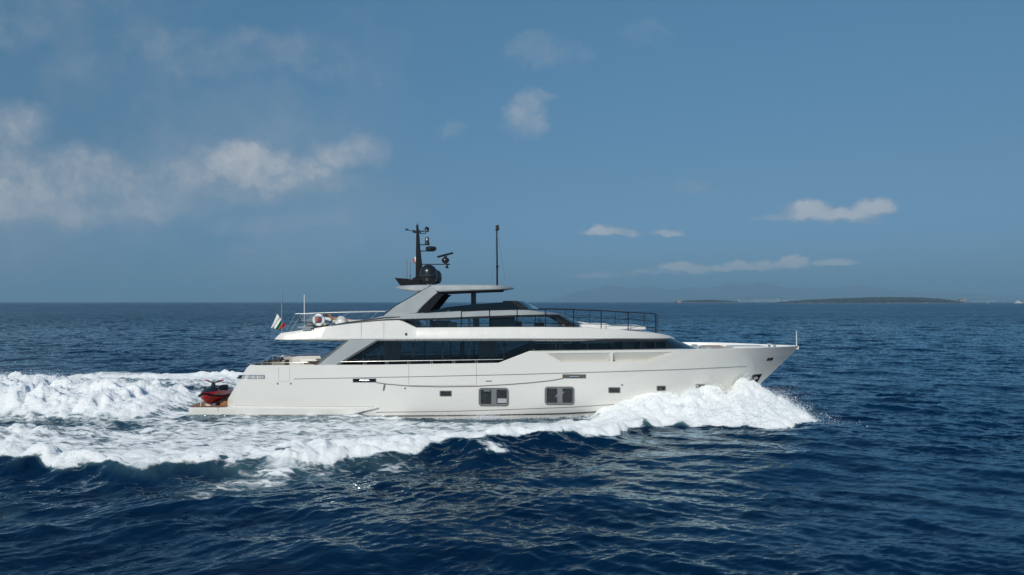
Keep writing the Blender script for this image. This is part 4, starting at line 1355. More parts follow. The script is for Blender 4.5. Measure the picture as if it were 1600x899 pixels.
MB().tube([fr_n[-3], fr_n[-2] + Vector((0.2, -0.1, -0.02)), fr_end + Vector((0.1, -0.2, -0.35)), Vector((8.9, YC + 1.2, 5.08)), Vector((9.75, YC + 0.8, 4.72))], 0.020, 6).build('stair_rail', M_BLACK, fr, smooth=True)
pz = ps[-1]
MB().tube([pz[0] + Vector((0.10, 0, 0)), pz[1] + Vector((0.10, 0, 0))], 0.03, 8).build('gate_post', M_BLACK, rl, smooth=True)

# bulwark rail along the side deck, polished
def bul(px, py, off=-0.06): return hullp(px, py, off)
tp = [bul(531.5, 566.2), bul(533, 565.6), bul(600, 564.6), bul(700, 563.2), bul(778, 561.9), bul(786, 561.6)]
base = lambda x: bul(x, np.interp(x, [530, 800], [571.2, 568.0]))
posts = []
for x in (568.5, 571.5, 603.2, 606.2, 637, 640, 672.6, 675.6, 707.5, 710.5, 743, 746):
    t_ = bul(x, np.interp(x, [533, 600, 700, 778], [565.6, 564.6, 563.2, 561.9])); posts.append((t_, base(x)))
posts.append((bul(533, 565.6), base(529.5)))
rail('bulwark_rail', tp, posts, 0.015, M_STEELW, 0.018)
mir = lambda L: [mirror(p) for p in L]
rail('bulwark_rail', mir(tp), [(mirror(a), mirror(b_)) for a, b_ in posts], 0.028, M_CHROME, 0.02)
# aft cockpit rail
tp = [bul(384.6, 571.4), bul(388.5, 568.4), bul(397, 567.4), bul(440, 567.0), bul(480, 566.8), bul(482.5, 567.2), bul(486, 571.4)]
posts = [(bul(x, 567.2), bul(x, 572)) for x in (397, 410, 436, 452, 470)]
rail('cockpit_rail', tp, posts, 0.015, M_STEELW, 0.016)
rail('cockpit_rail', mir(tp), [(mirror(a), mirror(b_)) for a, b_ in posts], 0.024, M_CHROME, 0.018)
b = MB()
zc = 2.98
pts = [Vector((-15.2, YC - 2.6, zc)), Vector((-15.35, YC, zc + 0.30)), Vector((-15.2, YC + 2.6, zc))]
b.tube(pts, 0.025, 8)
for k in (-2.0, -1.0, 0, 1.0, 2.0):
    b.tube([Vector((-15.3, YC + k, zc + 0.25 * (1 - abs(k) / 2.6))), Vector((-15.2, YC + k, 2.5))], 0.018, 6)
b.build('transom_rail', M_CHROME, yacht, smooth=True)

# upper aft deck rails, polished steel
def ua(px, py, off=-0.22): return up_pt(px, py, off)
tp = [ua(461.5, 490.6), ua(495, 489.4), ua(545, 488.0), ua(602, 487.0)]
posts = [(ua(461.5, 490.6), ua(446, 520)), (ua(472, 490.2), ua(452.5, 519)), (ua(488, 489.8), ua(476, 516)), (ua(546, 488), ua(515, 508.6)), (ua(590, 487.2), ua(578, 499.6))]
mid_ = [ua(455, 503), ua(480, 500.6), ua(530, 498.5)]
ur = rail('aft_deck_rail', tp, posts, 0.010, M_STEELW, 0.012, [mid_])
fu_ = rail('aft_deck_rail', mir(tp), [(mirror(a), mirror(b_)) for a, b_ in posts], 0.009, M_GREY, 0.010, [mir(mid_)])
q = [ua(460.5, 493), ua(484, 493), ua(473, 514), ua(447, 518)]
MB().add([p for p in q], [(0, 1, 2, 3)]).build('glass_panel', M_GLASSP, ur)
MB().add([mirror(p) for p in q], [(0, 1, 2, 3)]).build('glass_panel', M_GLASSP, fu_)
q = [Vector((-13.3, YC - 3.0, 4.95)), Vector((-12.6, YC - 3.0, 5.95)), Vector((-12.6, YC + 3.0, 5.95)), Vector((-13.3, YC + 3.0, 4.95))]
MB().add(q, [(0, 1, 2, 3)]).build('stern_glass_panel', M_GLASSP, yacht)
MB().tube([q[1], q[2]], 0.024, 8).build('stern_glass_rail', M_CHROME, yacht, smooth=True)
# two masts aft
MB().tube([P(440.5, 521, YC - 3.0), P(440.2, 456.6, YC - 3.0)], 0.036, 8).build('ensign_staff', M_STEELW, yacht, smooth=True)
MB().tube([P(475.6, 512, YC + 1.4), P(475.6, 460.6, YC + 1.4)], 0.034, 8).build('aft_antenna', M_WHITE2, yacht, smooth=True)
# crane / fender rack by the edge of the upper aft deck
c = up_pt(478, 515.4, -0.12)
rk = MB().box(c + Vector((0, 0, 0.14)), (0.85, 0.32, 0.06)).box(c + Vector((0.05, 0, 0.02)), (0.50, 0.2, 0.08))
rk.tube([c + Vector((0.40, 0, 0.12)), c + Vector((0.44, 0, -0.04)), c + Vector((0.58, 0, -0.04))], 0.02, 6)
rk.build('folded_gangway', M_STEELW, yacht, bevel=0.015)

# ------------------------------------------------------------------ furniture of the upper aft deck
def deck_u(X): return 4.96 + 0.035 * (X + 12.5)
def sofa(name, x0, x1, y, label, back=True, m=M_CUSH, h=0.42, dep=0.9):
    X0 = P(x0, 505, y).x; X1 = P(x1, 505, y).x
    zc_ = 5.02 + 0.03 * ((X0 + X1) / 2 + 12)
    t = thing(name, ((X0 + X1) / 2, y, zc_), label, 'sofa')
    MB().box(((X0 + X1) / 2, y, zc_ + h * 0.32), (X1 - X0, dep, h * 0.64)).build('base', M_BROWN, t, bevel=0.03)
    MB().box(((X0 + X1) / 2, y, zc_ + h * 0.80), (X1 - X0 - 0.04, dep - 0.04, h * 0.34)).build('seat_cushion', m, t, bevel=0.06, seg=3)
    if back:
        MB().box(((X0 + X1) / 2, y + dep * 0.42, zc_ + h * 1.15), (X1 - X0 - 0.04, 0.18, h * 0.7)).build('back_cushion', m, t, bevel=0.06, seg=3)
    return t
sofa('deck_sofa', 522, 600, YC - 1.9, 'long beige low sofa on the upper aft deck beside the silver arch', False, M_CUSH, 0.52)
sofa('sun_lounger', 482, 512, YC - 0.4, 'low beige lounger behind the life ring on the upper aft deck', False, M_CUSH, 0.36)

# round white seat
c = P(533.4, 500, YC - 2.5)
t = thing('round_armchair', (c.x, c.y, 5.06), 'white round-backed armchair on the upper aft deck', 'armchair')
MB().ball((c.x, c.y, 5.40), (0.36, 0.34, 0.46), 12).build('shell', M_WHITE2, t, smooth=True)
MB().box((c.x, c.y - 0.05, 5.42), (0.56, 0.66, 0.10)).build('seat_pad', M_CUSHW, t, bevel=0.04, seg=3)

# deck chairs with steel tubes near the edge
def deck_chair(px, Y, label):
    p = P(px, 508, Y)
    z0 = 5.0
    t = thing('folding_chair', (p.x, Y, z0), label, 'chair', 'folding chairs on the upper aft deck')
    fr_ = MB()
    for s in (-0.24, 0.24):
        fr_.tube([(p.x - 0.25, Y + s, z0), (p.x + 0.22, Y + s, z0 + 0.42), (p.x + 0.34, Y + s, z0 + 0.80)], 0.018, 6)
        fr_.tube([(p.x + 0.28, Y + s, z0), (p.x - 0.22, Y + s, z0 + 0.42)], 0.018, 6)
        fr_.tube([(p.x - 0.28, Y + s, z0 + 0.58), (p.x + 0.28, Y + s, z0 + 0.60)], 0.022, 6)
    fr_.build_each('frame', M_STEELW, t, smooth=True)
    MB().box((p.x, Y, z0 + 0.42), (0.48, 0.5, 0.05)).build('seat', M_BROWN, t, bevel=0.015)
    MB().box((p.x + 0.30, Y, z0 + 0.66), (0.05, 0.5, 0.30), Matrix.Rotation(R(16), 3, 'Y')).build('backrest', M_CUSH, t, bevel=0.02)
deck_chair(481, YC - 2.2, 'tubular folding chair nearest the stern on the upper aft deck')
deck_chair(488.5, YC - 1.2, 'tubular folding chair just left of the white life ring')

# life ring on the rail
c = up_pt(498.0, 500.2, -0.12)
t = thing('life_ring', c, 'white life ring with red centre hung on the aft deck rail', 'life ring')
ring = MB(); rows = []
for k in range(37):
    a = 2 * math.pi * k / 36
    rows.append([(c.x + math.cos(a) * (0.285 + 0.085 * math.cos(b)), c.y + 0.055 * math.sin(b), c.z + math.sin(a) * (0.285 + 0.085 * math.cos(b))) for b in [2 * math.pi * i / 12 for i in range(12)]])
ring.grid(rows, closed=True)
ring.build('ring', M_WHITE2, t, smooth=True, angle=80)
bn = MB()
for k in range(4):
    a = R(45 + 90 * k)
    bn.lathe([(0.092, -0.035), (0.092, 0.035)], (0, 0, 0), 12, 'Z')
    n = len(bn.v) - 24
    rot = Matrix.Rotation(-a, 3, 'Y')
    for i in range(24):
        v_ = Vector(bn.v[n + i]); v_ = rot @ v_
        off = Vector((math.cos(a) * 0.285, 0, math.sin(a) * 0.285))
        bn.v[n + i] = tuple(c + off + v_)
bn.build_each('band', M_STEELW, t)
MB().ball((c.x, c.y + 0.05, c.z), (0.10, 0.05, 0.13), 8).build('rescue_light', M_REDF, t, smooth=True)

# ------------------------------------------------------------------ person lying on the sofa, one arm up over the head
def skinned(name, pts, edges, radii, m, parent=None, sub=2):
    me = bpy.data.meshes.new(name)
    off = WLOC.get(parent.name, Vector((0, 0, 0))) if parent else Vector((0, 0, 0))
    me.from_pydata([tuple(Vector(p) - off) for p in pts], edges, [])
    o = bpy.data.objects.new(name, me)
    COL.objects.link(o)
    sk = o.modifiers.new('Skin', 'SKIN')
    if not me.skin_vertices: me.attributes  # layer is made by the modifier below
    return o, me
per = thing('person', (P(516, 500, YC - 1.9).x, YC - 1.9, 5.46), 'dark haired person lying on the beige sofa with an arm raised behind the head', 'person')
def body_tube(path, rad, n=14):
    return MB().tube(path, rad, n)
hx_ = P(514.0, 493, YC - 1.9).x
Yp = YC - 1.9
zp = 5.52
bd = bpy.data.meshes.new('body')
J = {  # joints of the reclining figure, head to the left, feet to the right
    'pel': (hx_ + 0.80, Yp, zp + 0.02), 'chest': (hx_ + 0.42, Yp, zp + 0.12), 'neck': (hx_ + 0.17, Yp, zp + 0.24), 'headb': (hx_ + 0.06, Yp, zp + 0.30), 'headt': (hx_ - 0.06, Yp, zp + 0.36),
    'shL': (hx_ + 0.24, Yp - 0.19, zp + 0.20), 'elL': (hx_ + 0.10, Yp - 0.30, zp + 0.42), 'wrL': (hx_ - 0.02, Yp - 0.13, zp + 0.40), 'haL': (hx_ - 0.08, Yp - 0.06, zp + 0.36),
    'shR': (hx_ + 0.24, Yp + 0.19, zp + 0.18), 'elR': (hx_ + 0.46, Yp + 0.26, zp + 0.02), 'wrR': (hx_ + 0.70, Yp + 0.20, zp + 0.06), 'haR': (hx_ + 0.79, Yp + 0.18, zp + 0.06),
    'hiL': (hx_ + 0.86, Yp - 0.10, zp + 0.01), 'knL': (hx_ + 1.28, Yp - 0.12, zp + 0.10), 'anL': (hx_ + 1.70, Yp - 0.12, zp - 0.02), 'toL': (hx_ + 1.80, Yp - 0.13, zp + 0.10),
    'hiR': (hx_ + 0.86, Yp + 0.10, zp + 0.01), 'knR': (hx_ + 1.28, Yp + 0.12, zp + 0.04), 'anR': (hx_ + 1.71, Yp + 0.12, zp - 0.02), 'toR': (hx_ + 1.81, Yp + 0.13, zp + 0.10)}
RAD = dict(pel=.15, chest=.145, neck=.055, headb=.085, headt=.095, shL=.06, elL=.042, wrL=.03, haL=.035, shR=.06, elR=.042, wrR=.03, haR=.035, hiL=.095, knL=.06, anL=.04, toL=.035, hiR=.095, knR=.06, anR=.04, toR=.035)
E = [('pel', 'chest'), ('chest', 'neck'), ('neck', 'headb'), ('headb', 'headt'), ('chest', 'shL'), ('shL', 'elL'), ('elL', 'wrL'), ('wrL', 'haL'), ('chest', 'shR'), ('shR', 'elR'), ('elR', 'wrR'), ('wrR', 'haR'),
     ('pel', 'hiL'), ('hiL', 'knL'), ('knL', 'anL'), ('anL', 'toL'), ('pel', 'hiR'), ('hiR', 'knR'), ('knR', 'anR'), ('anR', 'toR')]
keys = list(J); off = WLOC[per.name]
bm = bmesh.new()
sl_ = bm.verts.layers.skin.verify()
vs_ = {}
for k in keys:
    v_ = bm.verts.new(Vector(J[k]) - off); v_[sl_].radius = (RAD[k], RAD[k]); v_[sl_].use_root = (k == 'pel'); vs_[k] = v_
for a, b_ in E: bm.edges.new((vs_[a], vs_[b_]))
bm.to_mesh(bd); bm.free()
body = bpy.data.objects.new('body', bd); COL.objects.link(body); body.parent = per; WLOC[body.name] = off.copy()
bd.materials.append(M_SKIN)
body.modifiers.new('Skin', 'SKIN').use_smooth_shade = True
ss_ = body.modifiers.new('Sub', 'SUBSURF'); ss_.levels = 2; ss_.render_levels = 2
MB().ball((hx_ - 0.075, Yp + 0.01, zp + 0.375), (0.115, 0.105, 0.115), 10).build('hair', M_HAIR, body, smooth=True)
tr2 = MB().ball((hx_ + 0.84, Yp, zp + 0.02), (0.19, 0.185, 0.165), 10)
tr2.build('swim_shorts', M_WHITEF, body, smooth=True)
MB().box((hx_ + 0.0, Yp, zp + 0.14), (0.40, 0.55, 0.16), Matrix.Rotation(R(14), 3, 'Y')).build('pillow', M_WHITEF, None, bevel=0.06, seg=3)
tag(bpy.data.objects['pillow'], 'white pillow under the head of the person lying on the sofa', 'pillow')

# ------------------------------------------------------------------ flags
def cloth(name, grid_pts, m, parent):
    o = MB().grid(grid_pts).build(name, m, parent, smooth=True)
    sm = o.modifiers.new('Thick', 'SOLIDIFY'); sm.thickness = 0.006
    return o
fy = YC - 3.0
fl = thing('ensign', P(440, 503, fy), 'white green and red ensign fluttering from the stern staff', 'flag')
def flagpatch(q, m, name, amp=0.05):
    """q : four photo corners, waved"""
    pts = []
    n = 8
    for i in range(n + 1):
        r_ = []
        for k in range(n + 1):
            u_, v_ = k / n, i / n
            x_ = (q[0][0] * (1 - u_) + q[1][0] * u_) * (1 - v_) + (q[3][0] * (1 - u_) + q[2][0] * u_) * v_
            y_ = (q[0][1] * (1 - u_) + q[1][1] * u_) * (1 - v_) + (q[3][1] * (1 - u_) + q[2][1] * u_) * v_
            p = P(x_, y_, fy); p.y += amp * math.sin(x_ * 0.9 + y_ * 0.6)
            r_.append(p)
        pts.append(r_)
    cloth(name, pts, m, fl)
flagpatch([(433.2, 490.3), (439.6, 499.5), (431.0, 514.2), (423.2, 512.6)], M_WHITEF, 'white_stripe')
flagpatch([(439.6, 499.5), (440.4, 506.0), (435.4, 515.0), (430.6, 514.4)], M_GREENF, 'green_stripe')
flagpatch([(440.2, 506.0), (446.5, 505.0), (443.5, 513.8), (435.2, 514.8)], M_REDF, 'red_stripe')
fy = YC - 0.05
fl = thing('courtesy_flag', P(648, 407, fy), 'small white and red courtesy flag flying beside the black mast', 'flag')
flagpatch([(647.8, 401.2), (650.4, 402), (650.4, 411.5), (648.0, 409.5)], M_WHITEF, 'white_half', 0.02)
flagpatch([(644.0, 405.6), (647.8, 403.4), (650.3, 411.2), (648.2, 412.0)], M_REDF, 'red_half', 0.02)
flagpatch([(649.3, 413.0), (652.0, 411.5), (652.3, 415.0), (650.0, 415.6)], M_REDF, 'red_tip', 0.02)

# ------------------------------------------------------------------ aft cockpit furniture
t = thing('cockpit_sofa', (-13.3, YC + 0.6, 2.02), 'white backed sofa in the open aft cockpit', 'sofa')
MB().box((-13.0, YC + 1.7, 2.35), (3.4, 0.9, 0.6)).build('base', M_CUSHW, t, bevel=0.05)
MB().box((-12.9, YC + 2.3, 2.60), (2.6, 0.25, 0.56)).build('backrest', M_CUSHW, t, bevel=0.06, seg=3)
t = thing('cockpit_table', (-11.9, YC - 1.6, 2.02), 'brown low table in the open aft cockpit beside the buttress', 'table')
MB().box((-11.9, YC - 1.6, 2.96), (1.5, 1.1, 0.10)).build('top', M_BROWN, t, bevel=0.02)
MB().lathe([(0.30, 0), (0.10, 0.08), (0.10, 0.9)], (-11.9, YC - 1.6, 2.02), 14).build('pedestal', M_STEELW, t, smooth=True)
t = thing('cockpit_armchair', (-14.1, YC - 2.0, 2.02), 'olive beige armchair by the rail in the aft cockpit', 'armchair')
M_OLIVE = mat('olive_cushion', (0.30, 0.27, 0.20), 0.85)
MB().box((-14.1, YC - 2.0, 2.50), (0.8, 0.8, 0.85)).build('base', M_OLIVE, t, bevel=0.06, seg=3)
MB().box((-13.8, YC - 2.0, 2.92), (0.2, 0.8, 0.5)).build('backrest', M_OLIVE, t, bevel=0.06, seg=3)
MB().box((-14.1, YC - 2.36, 2.95), (0.8, 0.16, 0.25)).build('armrest', M_OLIVE, t, bevel=0.05, seg=3)

# pads on the forward upper deck
t = thing('foredeck_sunpad', (5.6, YC, 5.10), 'broad white sunpad on the upper foredeck inside the black rail', 'sunpad')
p = P(925, 509, YC - 1.0)
MB().box((5.9, YC, 5.10), (4.6, 3.6, 0.20)).build('base', M_WHITE2, t, bevel=0.06, seg=3)
MB().box((5.0, YC, 5.22), (2.2, 3.2, 0.16)).build('cushion', M_CUSHW, t, bevel=0.06, seg=3)
MB().box((4.75, YC, 5.30), (0.8, 3.2, 0.12), Matrix.Rotation(R(8), 3, 'Y')).build('head_cushion', M_CUSHW, t, bevel=0.05, seg=3)

# ------------------------------------------------------------------ mooring line lying along the topside
pts = []
LN = [(588, 598.0), (597, 599.2), (603, 600.2), (640, 603.4), (690, 604.6), (745, 603.6), (790, 601.2), (830, 598.2), (860, 595.0), (880, 591.4)]
for k in range(61):
    x_ = 588 + (880 - 588) * k / 60
    y_ = np.interp(x_, [q[0] for q in LN], [q[1] for q in LN])
    pts.append(hullp(x_, y_, 0.030))
ln = MB().tube(pts, 0.018, 6)
ln.tube([hullp(600.0, 600, 0.03), hullp(599.4, 606, 0.03), hullp(598.6, 610.5, 0.03)], 0.016, 6)
ln.tube([hullp(601.8, 600.4, 0.03), hullp(600.6, 606, 0.035), hullp(599.4, 611, 0.03)], 0.016, 6)
ln_o = ln.build('mooring_line', M_ROPE, None, smooth=True)
tag(ln_o, 'dark mooring line slung along the white topside between two ports', 'rope')

# ------------------------------------------------------------------ jet ski, bow towards the camera
JX, JY, JZ = -18.02, YC - 2.2, 0.50
t = thing('jet_ski', (JX, JY, JZ), 'red and black jet ski parked across the teak swim platform', 'jet ski')
def jsec(y, w, zk, zc_, wt, zt):
    """keel, chine, gunwale, deck edge"""
    return [(JX, y, zk), (JX - w * 0.86, y, zc_), (JX - w, y, zc_ + 0.10), (JX - wt, y, zt), (JX, y, zt + 0.05), (JX + wt, y, zt), (JX + w, y, zc_ + 0.10), (JX + w * 0.86, y, zc_)]
yb0 = JY - 1.35
ST = [(yb0, 0.06, JZ + 0.62, JZ + 0.70, 0.05, JZ + 0.80), (yb0 + 0.18, 0.36, JZ + 0.28, JZ + 0.58, 0.28, JZ + 0.88), (yb0 + 0.55, 0.58, JZ + 0.12, JZ + 0.48, 0.46, JZ + 0.90), (yb0 + 1.2, 0.66, JZ + 0.08, JZ + 0.42, 0.54, JZ + 0.86), (yb0 + 2.2, 0.66, JZ + 0.08, JZ + 0.38, 0.56, JZ + 0.72), (yb0 + 3.0, 0.60, JZ + 0.08, JZ + 0.36, 0.52, JZ + 0.66)]
jh = MB().grid([jsec(*s_) for s_ in ST], closed=True)
jh.add(jsec(*ST[0]), [tuple(range(8))]); jh.add(jsec(*ST[-1]), [tuple(range(8))])
j_o = jh.build('hull', M_RED, t, smooth=True, angle=50)
ru = MB()
for s in (-1, 1):
    ru.tube([(JX + s * (q[1] + 0.01), q[0] - 0.01, q[3] + 0.12) for q in ST], 0.062, 8)
ru.tube([(JX - ST[1][1], ST[1][0], ST[1][3] + 0.12), (JX, yb0 - 0.05, JZ + 0.82), (JX + ST[1][1], ST[1][0], ST[1][3] + 0.12)], 0.055, 8)
ru.build('rub_rail', M_BLACKM, t, smooth=True)
hd = MB()
rows = []
for (y, w_, z0, z1) in ((yb0 + 0.10, 0.24, JZ + 0.82, JZ + 0.90), (yb0 + 0.45, 0.44, JZ + 0.86, JZ + 1.04), (yb0 + 0.9, 0.46, JZ + 0.86, JZ + 1.10), (yb0 + 1.3, 0.34, JZ + 0.84, JZ + 1.16)):
    rows.append([(JX - w_, y, z0), (JX - w_ * 0.6, y, z1 - 0.02), (JX, y, z1), (JX + w_ * 0.6, y, z1 - 0.02), (JX + w_, y, z0)])
hd.grid(rows); hd.add(rows[-1], [tuple(range(5))])
hd.build('front_cowl', M_BLACK, t, smooth=True, angle=60)
MB().box((JX, yb0 + 2.1, JZ + 0.84), (0.40, 1.5, 0.34)).build('seat', M_BLACKM, t, bevel=0.09, seg=3)
hb_ = MB()
hb_.lathe([(0.14, 0), (0.11, 0.16), (0.09, 0.26)], (JX, yb0 + 1.15, JZ + 1.12), 12)
hb_.tube([(JX - 0.46, yb0 + 1.28, JZ + 1.44), (JX - 0.16, yb0 + 1.16, JZ + 1.36), (JX + 0.16, yb0 + 1.16, JZ + 1.36), (JX + 0.46, yb0 + 1.28, JZ + 1.44)], 0.045, 8)
hb_.build('handlebar', M_BLACK, t, smooth=True)
gp = MB()
for s in (-1, 1):
    gp.tube([(JX + s * 0.30, yb0 + 1.2, JZ + 1.43), (JX + s * 0.56, yb0 + 1.30, JZ + 1.47)], 0.035, 8)
gp.build_each('grip', M_REDF, t, smooth=True)
mr = MB()
for s in (-1, 1):
    mr.ball((JX + s * 0.40, yb0 + 0.85, JZ + 1.05), (0.12, 0.07, 0.08), 8)
mr.build_each('mirror', M_BLACK, t, smooth=True)
wt_ = MB()
for s in (-1, 1):
    wt_.box((JX + s * 0.22, yb0 + 0.50, JZ + 0.90), (0.16, 0.35, 0.05), Matrix.Rotation(R(s * 20), 3, 'Y'))
wt_.build_each('deck_graphic', M_WHITE2, t, bevel=0.01)
# cradle under the jet ski
ck = thing('jet_ski_cradle', (JX, JY, 0.51), 'low white cradle carrying the red jet ski on the platform', 'cradle')
for y in (JY - 0.7, JY + 0.9):
    MB().prism([(JX - 0.30, y, 0.515), (JX + 0.30, y, 0.515), (JX + 0.30, y, 0.66), (JX, y, 0.56), (JX - 0.30, y, 0.66)], (0, 0.12, 0)).build('chock', M_WHITE2, ck)
MB().tube([(JX - 0.42, JY - 1.0, 0.52), (JX - 0.34, JY - 1.0, 0.95)], 0.025, 6).build('strap_post', M_WHITE2, ck, smooth=True)

# ------------------------------------------------------------------ far coast
M_HILL = mat('wooded_hillside', (0.055, 0.075, 0.050), 0.95, var=0.35, vscale=0.004)
M_ISLE = mat('island_ground', (0.07, 0.075, 0.065), 0.95, var=0.3, vscale=0.05)
M_LEAF = mat('pine_leaves', (0.026, 0.034, 0.032), 0.9, var=0.45, vscale=0.03)
M_ROCK = mat('pale_shore_rock', (0.24, 0.23, 0.21), 0.9, var=0.25, vscale=0.05)
M_WALL = mat('pale_render_wall', (0.40, 0.38, 0.35), 0.9)
M_PINK = mat('ochre_stone_wall', (0.27, 0.25, 0.235), 0.9)
M_TILE = mat('terracotta_roof', (0.24, 0.15, 0.12), 0.9)

def ridge(name, D, prof, depth, m, label, seed, rough=0.10):
    g = np.random.default_rng(seed)
    xs = np.linspace(prof[0][0], prof[-1][0], 220)
    hz_ = np.interp(xs, [q[0] for q in prof], [q[1] for q in prof])
    k = np.arange(220)
    nz = sum(np.sin(k * f + g.uniform(0, 6.28)) / f for f in (0.11, 0.23, 0.41, 0.77, 1.3)) * 0.05
    rows = []
    for (dd, hh) in ((0, 0.0), (0.25, 0.55), (0.5, 1.0), (0.8, 0.6), (1.0, 0.0)):
        r_ = []
        for i in range(220):
            zt = max(0.0, (HZ - hz_[i]) / F * D + H) * (1 + rough * nz[i] * 4)
            jit = 1 + 0.25 * math.sin(i * 0.37 + dd * 9) * (dd not in (0.5,))
            r_.append(((xs[i] - 800) / F * D, D + (dd - 0.5) * depth, zt * hh * jit if hh > 0 else -0.8))
        rows.append(r_)
    o = MB().grid(rows).build(name, m, None, smooth=True, angle=180)
    return tag(o, label, None, None, 'structure')

ridge('mountains', 24000, [(840, 472), (870, 466), (900, 458), (935, 452), (955, 448), (985, 453), (1010, 449), (1040, 447), (1062, 442.5), (1085, 445), (1100, 449), (1135, 446.5), (1160, 448), (1183, 442.8), (1200, 447), (1220, 453), (1250, 450), (1285, 444), (1315, 441.5), (1345, 446), (1370, 450), (1400, 456), (1440, 460), (1500, 456), (1560, 460), (1640, 463), (1760, 472)], 8000, M_HILL, 'distant mountain ridge fading into blue haze', 5)
ridge('coast_hills', 17500, [(1040, 471.5), (1080, 469), (1130, 467), (1170, 464.5), (1215, 463.5), (1245, 466), (1300, 468), (1500, 468.5), (1560, 469), (1640, 470), (1720, 471.5)], 3500, M_HILL, 'low hazy hills of the far coast behind the islands', 6)

def island(px0, px1, D, prof, name, label, ntree, seed):
    g = random.Random(seed)
    w0 = (px0 - 800) / F * D; w1 = (px1 - 800) / F * D
    dep = 380.0
    rows = []
    n = 90
    def top(px): return max(0.3, (HZ - np.interp(px, [q[0] for q in prof], [q[1] for q in prof])) / F * D + H)
    for (d_, h_) in ((-0.5, -0.8), (-0.47, 1.8), (-0.40, 3.2), (-0.2, 0.35), (0.0, 0.42), (0.3, 0.35), (0.5, -0.8)):
        r_ = []
        for i in range(n + 1):
            px = px0 + (px1 - px0) * i / n
            e_ = math.sin(math.pi * min(1, max(0, i / n))) ** 0.35
            z = h_ if d_ < -0.3 or d_ > 0.4 else top(px) * h_
            if h_ > 0: z *= e_
            r_.append((w0 + (w1 - w0) * i / n, D + d_ * dep * (0.35 + 0.65 * e_) + dep * 0.5, z))
        rows.append(r_)
    o = MB().grid(rows).build(name, M_ISLE, None, smooth=True, angle=180)
    tag(o, label, None, None, 'structure')
    # pale rocks along the shore
    mb = MB()
    for k in range(160):
        i = g.random(); e_ = math.sin(math.pi * i) ** 0.35
        x = w0 + (w1 - w0) * i
        mb.ball((x, D + dep * 0.5 - 0.48 * dep * (0.35 + 0.65 * e_) + g.uniform(-4, 6), g.uniform(0, 1.2)), (g.uniform(2, 9), g.uniform(2, 5), g.uniform(0.8, 2.4)), 4)
    s = mb.build('shore_rocks', M_ROCK, None)
    tag(s, 'pale rocks along the waterline of the ' + ('large' if ntree > 1500 else 'small') + ' wooded island', 'rocks', None, 'stuff')
    # canopy : clumps of leaves through the depth of the wood
    base = MB().ball((0, 0, 0), 1, 4)
    bv = np.array(base.v); bf = [f for f in base.f]
    bq = np.array([f for f in bf if len(f) == 4])
    vs = []; fs = []
    for k in range(ntree):
        i = g.uniform(0.01, 0.99); e_ = math.sin(math.pi * i) ** 0.35
        px = px0 + (px1 - px0) * i
        d_ = g.uniform(-0.40, 0.2)
        zt = top(px) * e_
        f_ = min(1, (d_ + 0.42) / 0.25)
        z = zt * (0.30 + 0.62 * f_ * g.uniform(0.6, 1.0)) 
        r_ = g.uniform(2.2, 5.6)
        v_ = bv * np.array([r_ * g.uniform(0.9, 1.6), r_ * 1.2, r_ * g.uniform(0.55, 0.95)]) * (1 + 0.25 * np.random.default_rng(k).standard_normal((len(bv), 1)))
        fs.append(bq + len(bv) * k)
        vs.append(v_ + np.array([w0 + (w1 - w0) * i, D + d_ * dep * (0.35 + 0.65 * e_) + dep * 0.5, z]))
    o = mesh_np('island_wood', np.concatenate(vs), np.concatenate(fs), M_LEAF, False)
    tag(o, 'dark pine wood covering the ' + ('large' if ntree > 1500 else 'small') + ' island', 'wood', None, 'stuff')

island(1236, 1530, 3700, [(1236, 472.6), (1262, 470.2), (1290, 468.2), (1330, 466.8), (1385, 464.8), (1430, 463.8), (1470, 463.6), (1495, 464.2), (1512, 465.6), (1530, 469)], 'island', 'long low wooded island on the horizon', 3600, 3)
island(1066, 1166, 4600, [(1066, 471.6), (1085, 469.6), (1110, 469.0), (1140, 469.4), (1166, 471.4)], 'islet', 'small low wooded island on the horizon', 1200, 4)

def block(name, cx, y0, D, w_, h_, label, cat, roof=True, wall=None, group=None, dep=None):
    X = (cx - 800) / F * D
    t = thing(name, (X, D, y0), label, cat, group)
    MB().box((X, D, y0 + h_ / 2), (w_, dep or w_ * 0.7, h_)).build('wall', wall or M_WALL, t)
    if roof:
        q = [(X - w_ / 2 - .4, D - (dep or w_ * .7) / 2 - .4, y0 + h_), (X + w_ / 2 + .4, D - (dep or w_ * .7) / 2 - .4, y0 + h_), (X, D - (dep or w_ * .7) / 2 - .4, y0 + h_ + w_ * 0.22)]
        MB().prism(q, (0, (dep or w_ * .7) + .8, 0)).build('roof', M_TILE, t)
    return t
# square stone tower on the end of the small island
X = (1060.4 - 800) / F * 4550
t = thing('stone_tower', (X, 4550, 0), 'pale square fortified tower at the seaward end of the small island', 'tower')
MB().box((X, 4550, 9), (26, 24, 20)).build('wall', M_PINK, t)
mb = MB()
for k in range(6):
    mb.box((X - 11.5 + k * 4.6, 4550 - 11, 20.2), (2.6, 1.5, 2.4))
mb.build_each('battlement', M_PINK, t)
# fort on the east end of the large island
t = block('island_fort', 1503, 9, 3720, 36, 11, 'pink walled fort on the right end of the large island', 'fort', False, M_PINK)
X = (1503 - 800) / F * 3720
MB().prism([(X - 19, 3710, 20), (X + 3, 3710, 20), (X - 8, 3710, 25)], (0, 22, 0)).build('roof', M_TILE, t)
MB().box((X + 11, 3722, 22), (8, 8, 8)).build('watch_tower', M_PINK, t)

